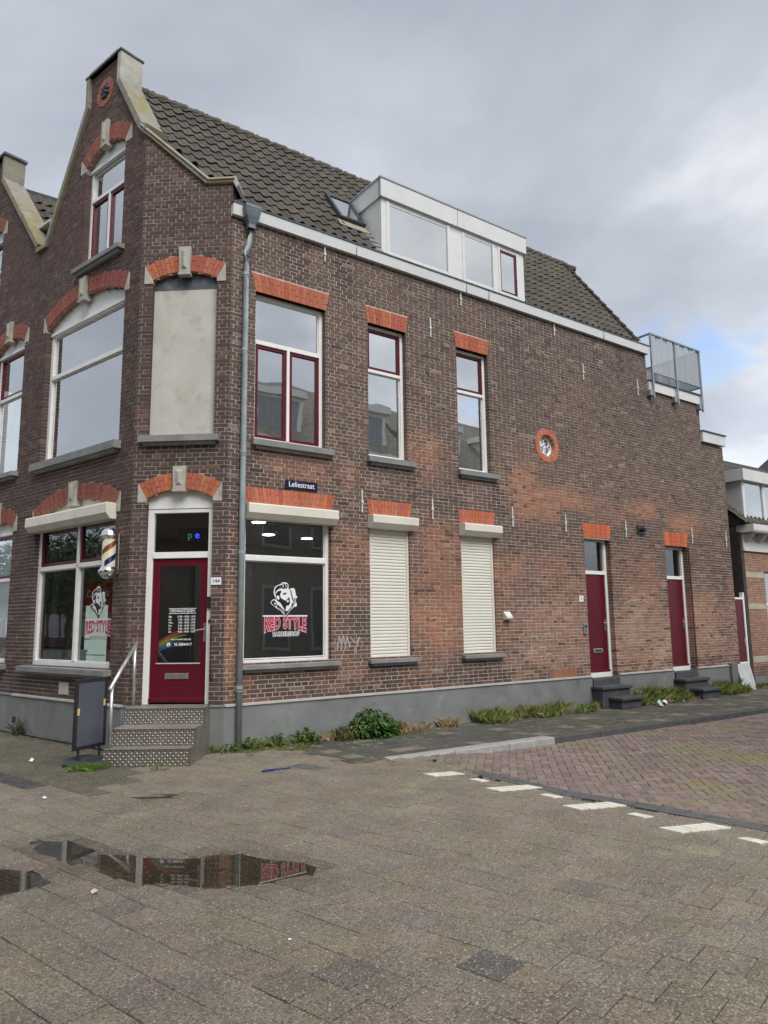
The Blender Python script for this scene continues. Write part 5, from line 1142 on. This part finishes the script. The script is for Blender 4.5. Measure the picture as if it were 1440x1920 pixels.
# its roof slope towards the corner house
rtN = FA.P(5.57, -.30, 10.95); q = MB(); dwn = -(-nB*math.cos(PIT)+np.array([0, 0, math.sin(PIT)]))
def rn(s_, v, h_=0): return rtN+dB*s_+dwn*v+nrm*h_
q.add([rn(.05, 0), rn(9, 0), rn(9, 3.6), rn(.62, 3.6)], [(0, 1, 2, 3)]); q.add([rn(0, 0), rn(9, 0), rn(9, 0)+bw*3.5, rn(0, 0)+bw*3.5], [(0, 1, 2, 3)]); nr2 = q.build('roof', M('roof_felt', (.03, .03, .03), .9), N0)
for r_ in range(11):
    for c_ in range(9):
        o = link('roof_tile', tme, None, nr2); o.color = (*tcol(), 1); p = rn(.06+.154*(3.55-r_*TEX)+c_*TWD, 3.55-r_*TEX)
        o.matrix_basis = Matrix(((dB[0], upv[0], nrm[0], p[0]), (dB[1], upv[1], nrm[1], p[1]), (dB[2], upv[2], nrm[2], p[2]), (0, 0, 0, 1)))
# ================================================================ HOUSES FURTHER DOWN THE SIDE STREET
H1 = empty('terraced_house', FB.P(17, -3, 0), 'low pale orange brick house with white dormer beyond the alley', 'building')
def colH(s, z):
    c = lerp((.34, .19, .13), (.26, .135, .10), fbm(s*.9, z*.9, 70))
    if z < .5: c = lerp(c, DK, .6)
    return jit(c, .15)
def morH(s, z): return (.48, .42, .36)
hH = [rect(15.05, 16.1, 1.0, 2.95), rect(17.6, 18.6, 1.0, 2.95)]; bands = [rect(14.12, 15.0, z, z+.14) for z in (2.75, 1.95, .62)]+[rect(16.15, 17.5, z, z+.14) for z in (2.75, 1.95, .62)]
mH = MB(); brick_wall(FB, [(14.12, .28), (22, .28), (22, 3.42), (14.12, 3.42)], hH, bands, .28, 3.42, colH, morH, 'H', mH)
HW = mH.build('wall', mortarM, H1, attr=True); emit_bricks({'H': HW}, H1, 150)
for b in bands: MB().prism(FB, b, -.05, .008).build('stone_band', M('band_stone', (.42, .37, .28), .85, .1, 5), H1)
for a, b in ((15.05, 16.1), (17.6, 18.6)): window(H1, FB, a, b, 1.0, 2.95, [(a+.055, b-.055, 2.1, 2.9, 'w'), (a+.055, b-.055, 1.06, 2.03, 'w')], [(a+.055, b-.055, 2.03, 2.1)], glassUp); bx('sill', stone, H1, FB, a-.05, b+.05, -.1, .06, .9, 1.0)
MB().box(FB, 14.10, 22, -.1, .03, 0, .28).build('plinth', plinthM, H1)
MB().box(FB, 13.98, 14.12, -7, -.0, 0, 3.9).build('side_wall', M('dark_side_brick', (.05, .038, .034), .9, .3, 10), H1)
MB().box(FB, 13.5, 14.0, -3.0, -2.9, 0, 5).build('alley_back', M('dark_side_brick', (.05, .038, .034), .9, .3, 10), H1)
q = MB().box(FB, 14.08, 22, -.02, .05, 3.42, 3.50).box(FB, 14.08, 22, -.02, .03, 3.50, 3.86); q.build('frieze', M('frieze_white', (.62, .615, .59), .5, .05), H1, .004)
for i in range(10):
    a = 14.16+i*.62; qq = MB().ext(FB, [(.0, 3.86), (.26, 3.86), (.24, 3.80), (.07, 3.66), (.0, 3.62)], a, a+.09); qq.build('cornice_bracket', M('frieze_white', (.6, .6, .6), .5), H1, .005)
MB().ext(FB, [(-.1, 3.88), (.34, 3.88), (.36, 3.93), (.36, 4.08), (-.1, 4.08)], 14.02, 22).build('cornice', fascM, H1, .005)
rp2 = lambda s_, v: FB.P(s_, .2-v*math.cos(R(42)), 4.1+v*math.sin(R(42)))
q = MB().add([rp2(13.9, 0), rp2(24, 0), rp2(24, 4.2), rp2(13.9, 4.2)], [(0, 1, 2, 3)]); q.add([rp2(13.9, 0), rp2(13.9, 4.2), FB.P(13.9, -4.2, 4.1)], [(0, 1, 2)]); h1r = q.build('roof', M('roof_felt', (.03, .03, .03), .9), H1)
mass = MB(); u2 = (rp2(0, 1)-rp2(0, 0)); n2_v = np.cross(dB, u2)
if n2_v[2] < 0: n2_v = -n2_v
for r_ in range(13):
    for c_ in range(46): tile_mesh(mass, lambda x, y, h_: rp2(13.85+c_*TWD+x, r_*TEX+y)+n2_v*h_, tcol())
tag(mass.build('tile_covering', tileM, H1, attr=True), kind='stuff')
MB().tube([rp2(15.55, 2.9), rp2(15.55, 2.9)+np.array([0, 0, .42])], .075, 10).build('roof_vent', dark, H1); MB().add([rp2(15.0, 2.2)+n2_v*.06, rp2(16.2, 2.2)+n2_v*.06, rp2(16.2, 2.3)+n2_v*.06, rp2(15.0, 2.3)+n2_v*.06], [(0, 1, 2, 3)]).build('lead_strip', M('lead_flashing', (.22, .235, .25), .5), H1)
q = MB().box(FB, 14.25, 18.2, -2.6, -.02, 4.08, 5.28); dq_ = q.build('dormer', M('dormer_grey', (.50, .51, .51), .5, .04), H1)
MB().ext(FB, [(-2.6, 5.26), (.14, 5.26), (.14, 5.56), (-2.6, 5.56)], 14.15, 18.3).build('dormer_fascia', fascM, dq_, .004)
q = MB()
for a in (14.25, 15.28, 16.3): q.box(FB, a, a+.12, -.02, .03, 4.16, 5.26)
q.box(FB, 14.25, 18.2, -.02, .04, 4.08, 4.2); q.build('dormer_frame', M('dormer_white', (.63, .64, .62), .45), dq_, .004)
for a in (14.37, 15.40): pane(dq_, FB, a, a+.91, -.005, 4.2, 5.26, glassUp)
H2 = empty('terraced_house', FB.P(25, -6, 0), 'grey tiled roof of a further house at the right picture edge', 'building')
q = MB().box(FB, 24, 34, -9, -.2, 0, 6.0); q.build('wall', M('plain_brick', (.10, .065, .055), .9), H2)
q = MB().add([FB.P(23.8, .1, 6.0), FB.P(34, .1, 6.0), FB.P(34, -3.2, 8.2), FB.P(23.8, -3.2, 8.2), FB.P(23.8, -6.4, 6.0), FB.P(34, -6.4, 6.0)], [(0, 1, 2, 3), (3, 2, 5, 4), (0, 3, 4)]); q.build('roof', M('slate_grey', (.12, .13, .145), .7, .2, 8), H2)
# ================================================================ HOUSES AND TREES BEHIND THE CAMERA (seen mirrored in the glass)
def mirror_house(fr, s0, s1, d, eave, label, col, dor=True, name='terraced_house'):
    f = Fr(fr.P(0, d, 0), fr.D, -fr.N)
    e_ = empty(name, f.P((s0+s1)/2, -3, 0), label, 'building'); m = M('mirror_brick_%.2f' % col[0], col, .9, .2, 8)
    MB().box(f, s0, s1, -7, 0, 0, eave).build('wall', m, e_); MB().box(f, s0-.1, s1+.1, -.2, .35, eave-.45, eave+.05).build('cornice', white, e_)
    MB().add([f.P(s0, .3, eave), f.P(s1, .3, eave), f.P(s1, -2.6, eave+3.0), f.P(s0, -2.6, eave+3.0), f.P(s0, -7, eave+3.0), f.P(s1, -7, eave+3.0), f.P(s0, -7, eave), f.P(s1, -7, eave)], [(0, 1, 2, 3), (3, 2, 5, 4), (0, 3, 4, 6), (1, 7, 5, 2)]).build('roof', M('mirror_tiles', (.27, .245, .20), .8, .25, 6), e_)
    x = s0+.8; i = 0
    while x < s1-1.2:
        for z0, z1 in ((.9, 2.9), (4.1, 6.0)):
            if z1 < eave-.5: MB().box(f, x, x+1.0, -.05, .03, z0, z1).build('window', white, e_); MB().box(f, x+.08, x+.92, .03, .035, z0+.1, z1-.1).build('pane', M('mirror_pane', (.26, .28, .30), .1), e_)
        if dor and i % 2 == 0:
            MB().box(f, x-.3, x+1.5, -2.4, -.25, eave+.1, eave+1.75).build('dormer', M('mirror_dormer', (.72, .72, .68), .5), e_); MB().box(f, x-.4, x+1.6, -2.5, -.1, eave+1.7, eave+1.95).build('dormer_fascia', white, e_); MB().box(f, x-.15, x+1.35, -.25, -.24, eave+.35, eave+1.6).build('pane', M('mirror_pane', (.26, .28, .30), .1), e_)
        x += 1.75; i += 1
    return e_
mirror_house(FB, 5.2, 11.8, 10.6, 7.5, 'house with white dormers mirrored in the tall upper windows', (.42, .385, .345))
mirror_house(FB, 12.2, 20, 10.6, 7.3, 'dark brick house mirrored in the window next to the round window', (.17, .10, .08))
mirror_house(Fr(np.array([0, -11.0, 0]), np.array([1.0, 0, 0]), np.array([0, 1.0, 0])), -13, 3.0, 0, 7.0, 'dark brick house mirrored in the glass of the shop door', (.09, .06, .05), False)
def tree(p, h, r, label):
    e_ = empty('street_tree', p, label, 'tree', 'trees mirrored in the main street windows'); q = MB(); q.tube([p, np.array(p)+[0.1, 0, h*.35], np.array(p)+[0, .1, h*.75]], [.16, .12, .05], 8)
    for i in range(7):
        a = 2*PI*i/7; z = h*(.32+.06*i); q.tube([np.array(p)+[0, 0, z], np.array(p)+[r*.7*math.cos(a), r*.7*math.sin(a), z+h*.18]], [.05, .02], 6)
    q.build('trunk', M('bark', (.06, .05, .04), .9), e_); q = MB()
    for i in range(2600):
        v = rng.normal(size=3); v /= np.linalg.norm(v); rr = r*rng.random()**.4; c_ = np.array(p)+[0, 0, h*.66]+v*rr*np.array([1, 1, h*.36/r]); t1 = rng.normal(size=3); t1 /= np.linalg.norm(t1); t2 = np.cross(t1, v); sz = .16
        q.add([c_-t1*sz, c_+t2*sz*.6, c_+t1*sz, c_-t2*sz*.6], [(0, 1, 2, 3)], jit((.045, .075, .022), .4))
    q.build('crown', leafM, e_, attr=True)
mirror_house(FA, 6, 70, 27, 6.4, 'long brick terrace mirrored behind the trees in the main street windows', (.12, .075, .06), False)
for i, (s_, d_, h_) in enumerate(((24, 13, 6.4), (31, 15, 7.2), (38, 16, 7.5), (46, 18, 8))): tree(FA.P(s_, d_, 0), h_, 3.0, ('first', 'second', 'third', 'fourth')[i]+' leafy street tree along the row mirrored in the main street windows')
# ================================================================ WEEDS, GRASS, LITTER
def blades(q, c, n, h, spread, cols, lean=.5, wd=.0028):
    for _ in range(n):
        a, r = random.uniform(0, 2*PI), spread*math.sqrt(random.random()); b = np.array([c[0]+r*math.cos(a), c[1]+r*math.sin(a), c[2]]); L_ = h*random.uniform(.5, 1.1); th = random.uniform(0, 2*PI); ln = lean*random.uniform(.2, 1.2)
        dv = np.array([math.cos(th)*ln, math.sin(th)*ln, 1]); dv /= np.linalg.norm(dv); sd = np.array([-math.sin(th), math.cos(th), 0])*wd
        m_ = b+dv*L_*.6; t_ = b+dv*L_+np.array([math.cos(th), math.sin(th), -.6])*ln*L_*.35
        q.add([b-sd, b+sd, m_+sd*.8, t_, m_-sd*.8], [(0, 1, 2, 3, 4)], jit(random.choice(cols), .25))
def leaves(q, c, n, rx, ry, rz, cols, sz, droop=.5):
    for _ in range(n):
        v = rng.normal(size=3); v /= np.linalg.norm(v); v[2] = abs(v[2]); rr = rng.random()**.35
        p = np.array(c)+v*rr*np.array([rx, ry, rz]); o_ = np.array([v[0], v[1], .35-droop*rng.random()]); o_ /= np.linalg.norm(o_); sd = np.cross(o_, [0, 0, 1]); sd /= np.linalg.norm(sd)+1e-6; L_ = sz*random.uniform(.6, 1.2); w_ = L_*.23
        k = random.uniform(-.2, .4); up_ = np.cross(sd, o_)*k*w_
        q.add([p, p+o_*L_*.4+sd*w_+up_, p+o_*L_-np.array([0, 0, L_*.25]), p+o_*L_*.4-sd*w_+up_], [(0, 1, 2), (0, 2, 3)], jit(random.choice(cols), .3))
GR = [(.13, .18, .045), (.16, .20, .06), (.09, .14, .03)]; DRY = [(.36, .26, .14), (.42, .31, .18), (.28, .20, .10), (.33, .21, .15)]; YG = [(.27, .26, .09), (.22, .24, .07)]; DG = [(.065, .135, .03), (.085, .165, .04), (.05, .105, .025)]
bush = empty('weed_bush', FB.P(2.35, .25, 0), 'large bushy green weed growing against the grey plinth', 'plant'); q = MB()
cb = FB.P(2.36, .20, .02); leaves(q, cb, 900, .36, .30, .40, DG, .10, .75); leaves(q, FB.P(2.66, .2, .02), 260, .22, .2, .26, DG, .085, .75); leaves(q, FB.P(2.1, .2, .02), 240, .22, .2, .24, DG, .085, .75); q.build('foliage', leafM, bush, attr=True)
q = MB()
for i in range(9): a = i*.7; q.tube([cb, cb+np.array([.18*math.cos(a), .18*math.sin(a), .30])], [.006, .004], 5)
q.build('stems', M('stem_green', (.10, .12, .04), .8), bush)
def weed(s_, d_, n, r, h, cols, label, sz=.07, fr=FB, name='small_weed'):
    q = MB(); leaves(q, fr.P(s_, d_, .0), n, r, r*.8, h, cols, sz, .3); blades(q, fr.P(s_, d_, 0), n//4, h*1.1, r*.7, cols, .8, .005)
    tag(q.build(name, leafM, attr=True), label, 'weed', 'weeds along the plinths')
weed(.06, .12, 60, .13, .14, GR, 'small green weed left of the downpipe foot'); weed(.42, .12, 80, .13, .20, GR, 'small green weed right of the downpipe foot'); weed(.78, .12, 110, .15, .20, GR+DG, 'low weed between downpipe and the fern like tuft'); weed(1.22, .14, 190, .20, .20, DG+GR, 'dense green tuft left of the large bushy weed', .09)
weed(1.85, .2, 200, .26, .22, [(.16, .12, .06), (.12, .10, .04), (.10, .12, .03)], 'brownish withered weed against the large bushy weed', .06); weed(-.16+LC, .10, 50, .10, .12, GR, 'small weed between metal steps and the side plinth', fr=FC)
weed(1.02, 1.26, 26, .12, .05, GR, 'flat weed at the right front corner of the metal steps', .05, FC); weed(2.83, .10, 70, .09, .28, [(.05, .055, .03), (.06, .07, .03)], 'thin dark weed stem on the main street plinth', .06, FA)
q = MB()
def strip(q, a, b, n, h, cols, dm=.35, lean=.7):
    for _ in range(n):
        s_ = random.uniform(a, b); d_ = .05+dm*random.random()**1.8; k = .35+fbm(s_*2.2, 3.1, 90)*1.1
        if fbm(s_*3.1, d_*2, 95) < .46: continue
        blades(q, FB.P(s_, d_, 0), 16, 1.3*h*k*(1-.5*d_/dm), .05, cols, lean)
strip(q, 1.35, 1.75, 30, .22, DRY+[(.40, .28, .22)], .25); strip(q, 2.75, 4.6, 150, .20, DRY, .35); strip(q, 2.8, 4.6, 40, .10, YG, .4); strip(q, 4.2, 7.8, 330, .22, GR+YG, .5); strip(q, 4.4, 7.6, 60, .22, DRY, .3)
strip(q, 8.75, 10.6, 190, .30, GR+YG, .5); strip(q, 9.2, 10.6, 60, .2, DRY+YG, .6, 1.2); strip(q, 11.6, 13.1, 150, .34, GR+YG, .5); strip(q, 13.9, 16, 50, .2, GR, .4); strip(q, .1, 1.3, 40, .08, YG+GR, .5, 1.4)
tag(q.build('wall_grass', leafM, attr=True), 'grass and dry stalks along the foot of the side facade', 'grass', kind='stuff')
q = MB()
for _ in range(150): s_ = random.uniform(0.3, 4.5); d_ = .05+.18*random.random()**2; leaves(q, FA.P(s_, d_, -.01), 5, .08, .06, .05, [(.05, .075, .02), (.07, .09, .025), (.09, .10, .04)], .035, .2)
tag(q.build('wall_moss', leafM, attr=True), 'low moss and weeds along the foot of the main street facade', 'moss', kind='stuff')
q = MB(); 
for c_ in ((-3.62, 9.25), (-3.52, 9.30), (-3.70, 9.18), (-3.55, 9.18)): blades(q, (*c_, 0), 90, .11, .12, [(.12, .22, .03), (.09, .17, .03)], .9)
tag(q.build('grass_tuft', leafM, attr=True), 'bright green grass tuft before the poster stand base', 'grass')
q = MB()
for x in np.linspace(-3.3, -2.45, 9): blades(q, (x, 9.35, 0), 6, .05, .04, GR, 1.0)
tag(q.build('step_grass', leafM, attr=True), 'thin grass along the foot of the metal steps', 'grass')
mossq = MB()                                                   # moss cushions in the paver joints
for a in range(-70, 75):
    for b in range(-30, 75):
        u = (a+(0.5 if b % 2 else 0))*TS; v = b*TS+.055
        for (pu, pv, ax) in ((u-TS/2, v, 1), (u, v-TS/2, 0)):
            c_ = eu*pu+ev*pv
            if not (-7 < c_[0] < 7 and 2.6 < c_[1] < 10.4) or pip(c_[0], c_[1], ROAD) or pip(c_[0], c_[1], WALK) or pip(c_[0], c_[1], BUILDING): continue
            k = fbm(c_[0]*.55+5, c_[1]*.55, 33)+.16*max(0, min(1, (c_[1]-6.5)/2))+.10*gau(c_[0], c_[1], 2.2, 5.2, 1.2, 1.0)
            if k < .52 or pud(c_[0], c_[1]) > -.2: continue
            for _ in range(int(14*(k-.50)/.3)+2):
                t = random.uniform(-.5, .5)*TS; w_ = random.uniform(-.004, .004); p = c_+(ev if ax else eu)*t+(eu if ax else ev)*w_; sz = random.uniform(.006, .015); an = random.uniform(0, PI); z0 = .0015+random.uniform(0, .003)
                mossq.add([(p[0]+sz*math.cos(an), p[1]+sz*math.sin(an), z0-.005), (p[0]+sz*math.cos(an+2.1), p[1]+sz*math.sin(an+2.1), z0-.005), (p[0]+sz*math.cos(an+4.2), p[1]+sz*math.sin(an+4.2), z0-.005), (p[0], p[1], z0+.003)], [(0, 1, 3), (1, 2, 3), (2, 0, 3)], jit(random.choice([(.20, .19, .05), (.24, .22, .07), (.15, .16, .04)]), .25))
tag(mossq.build('joint_moss', leafM, attr=True), 'yellow green moss in the joints of the paving', 'moss', kind='stuff')
wq = MB()
for _ in range(700):
    s_, d_ = random.uniform(.6, 14), random.uniform(.2, 2.1); a = round(s_/TW)*TW; b = .02+round(d_/TW)*TW*.985; s2, d2 = (a, d_) if random.random() < .4 else (s_, b)
    if fbm(s2*.8, d2*1.3, 81) < .5 or not pip(*bl(s2, d2), WALK): continue
    for _k in range(6):
        p = bl(s2+random.uniform(-.07, .07)*(s2 == s_), d2+random.uniform(-.07, .07)*(d2 == d_)); sz = random.uniform(.008, .018)
        wq.add([(p[0]+sz*math.cos(t_), p[1]+sz*math.sin(t_), -.002) for t_ in (0, 2.1, 4.2)]+[(p[0], p[1], .008)], [(0, 1, 3), (1, 2, 3), (2, 0, 3)], jit(random.choice([(.17, .18, .05), (.22, .21, .08)]), .25))
tag(wq.build('sidewalk_moss', leafM, attr=True), 'yellow green moss in the joints of the dark sidewalk', 'moss', kind='stuff')
# litter
def scrap(x, y, r, col, label, name='litter', z=.004, h=.02):
    q = MB(); n = 7; V = [(x+r*random.uniform(.6, 1.1)*math.cos(2*PI*i/n), y+r*random.uniform(.6, 1.1)*math.sin(2*PI*i/n), z+random.uniform(0, h)) for i in range(n)]+[(x, y, z+h*1.4)]
    q.add(V, [(i, (i+1) % n, n) for i in range(n)]+[tuple(range(n))[::-1]]); tag(q.build(name, M('litter_%.2f%.2f' % col[:2], col, .6)), label, 'litter', 'litter on the paving')
scrap(-1.90, 5.05, .026, (.62, .52, .36), 'cream crumpled scrap just below the large puddle'); scrap(-3.45, 7.72, .026, (.7, .7, .66), 'small white scrap left of the small puddle'); scrap(-4.55, 9.75, .035, (.75, .75, .72), 'white scrap by the wall left of the poster stand', h=.04); scrap(-.54, 4.30, .012, (.8, .8, .76), 'tiny white paper scrap low in the foreground', h=.006)
scrap(*bl(8.98, .75), .10, (.42, .50, .47), 'crumpled grey green plastic beside the stone steps', h=.10); scrap(*bl(9.35, .62), .06, (.75, .75, .73), 'white crumpled plastic on the grass beside the stone steps', h=.07); scrap(*bl(13.0, 2.0), .06, (.75, .75, .72), 'white scrap on the far kerb', h=.02)
q = MB(); b0, b1 = np.array([-1.46, 8.93, .012]), np.array([-1.15, 9.14, .012]); q.tube([b0, (b0+b1)/2+[.0, .02, .0], b1], [.012, .010, .012], 6); q.tube([b0+[.03, .06, 0], b0+[.07, .09, .0], b0+[.12, .06, 0]], .011, 6); q.tube([b0, b0+[.03, .06, 0]], .012, 6)
tag(q.build('blue_strap', M('blue_plastic', (.015, .03, .17), .5)), 'dark blue plastic strap lying before the dark sidewalk tiles', 'litter')
# chalk scrawls on the side wall
chalk = net('chalk', (.62, .57, .53), .45)
def scrawl(pts, w_=.012, name='chalk_mark'):
    q = MB()
    for i in range(len(pts)-1):
        (a, z), (b, z2) = pts[i], pts[i+1]; L_ = math.hypot(b-a, z2-z); nx, nz = -(z2-z)/L_*w_, (b-a)/L_*w_
        q.add([FB.P(a+nx, .0045, z+nz), FB.P(b+nx, .0045, z2+nz), FB.P(b-nx, .0045, z2-nz), FB.P(a-nx, .0045, z-nz)], [(0, 1, 2, 3)])
    q.build(name, chalk, B0)
def curve(c, r, a0, a1, n=10, sx=1.0): return [(c[0]+r*sx*math.cos(a0+(a1-a0)*i/n), c[1]+r*math.sin(a0+(a1-a0)*i/n)) for i in range(n+1)]
scrawl([(6.15, 1.05), (6.17, 1.45), (6.3, 1.42), (6.42, 1.33), (6.52, 1.45), (6.7, 1.47)]); scrawl(curve((6.65, .98), .12, 0, PI)); scrawl(curve((6.95, 1.4), .08, .5, 5)); scrawl([(6.35, 1.2), (6.5, 1.22), (6.6, 1.18)])
scrawl([(9.05, 2.05), (9.25, 2.12), (9.5, 2.13)]); scrawl([(9.7, 2.16), (9.95, 2.06)]); scrawl(curve((12.55, 1.27), .05, 0, 5)); scrawl([(12.7, 1.24), (12.85, 1.2)])
for i in range(3): scrawl([(1.86+i*.07, 1.30), (1.90+i*.07, 1.52), (1.95+i*.07, 1.34)], .014)
scrawl([(2.10, 1.5), (2.2, 1.4), (2.28, 1.5), (2.18, 1.25)], .013); scrawl([(3.7, 1.75), (3.85, 1.8), (3.95, 1.75)], .01); scrawl([(4.05, 1.5), (4.1, 1.6)], .01)
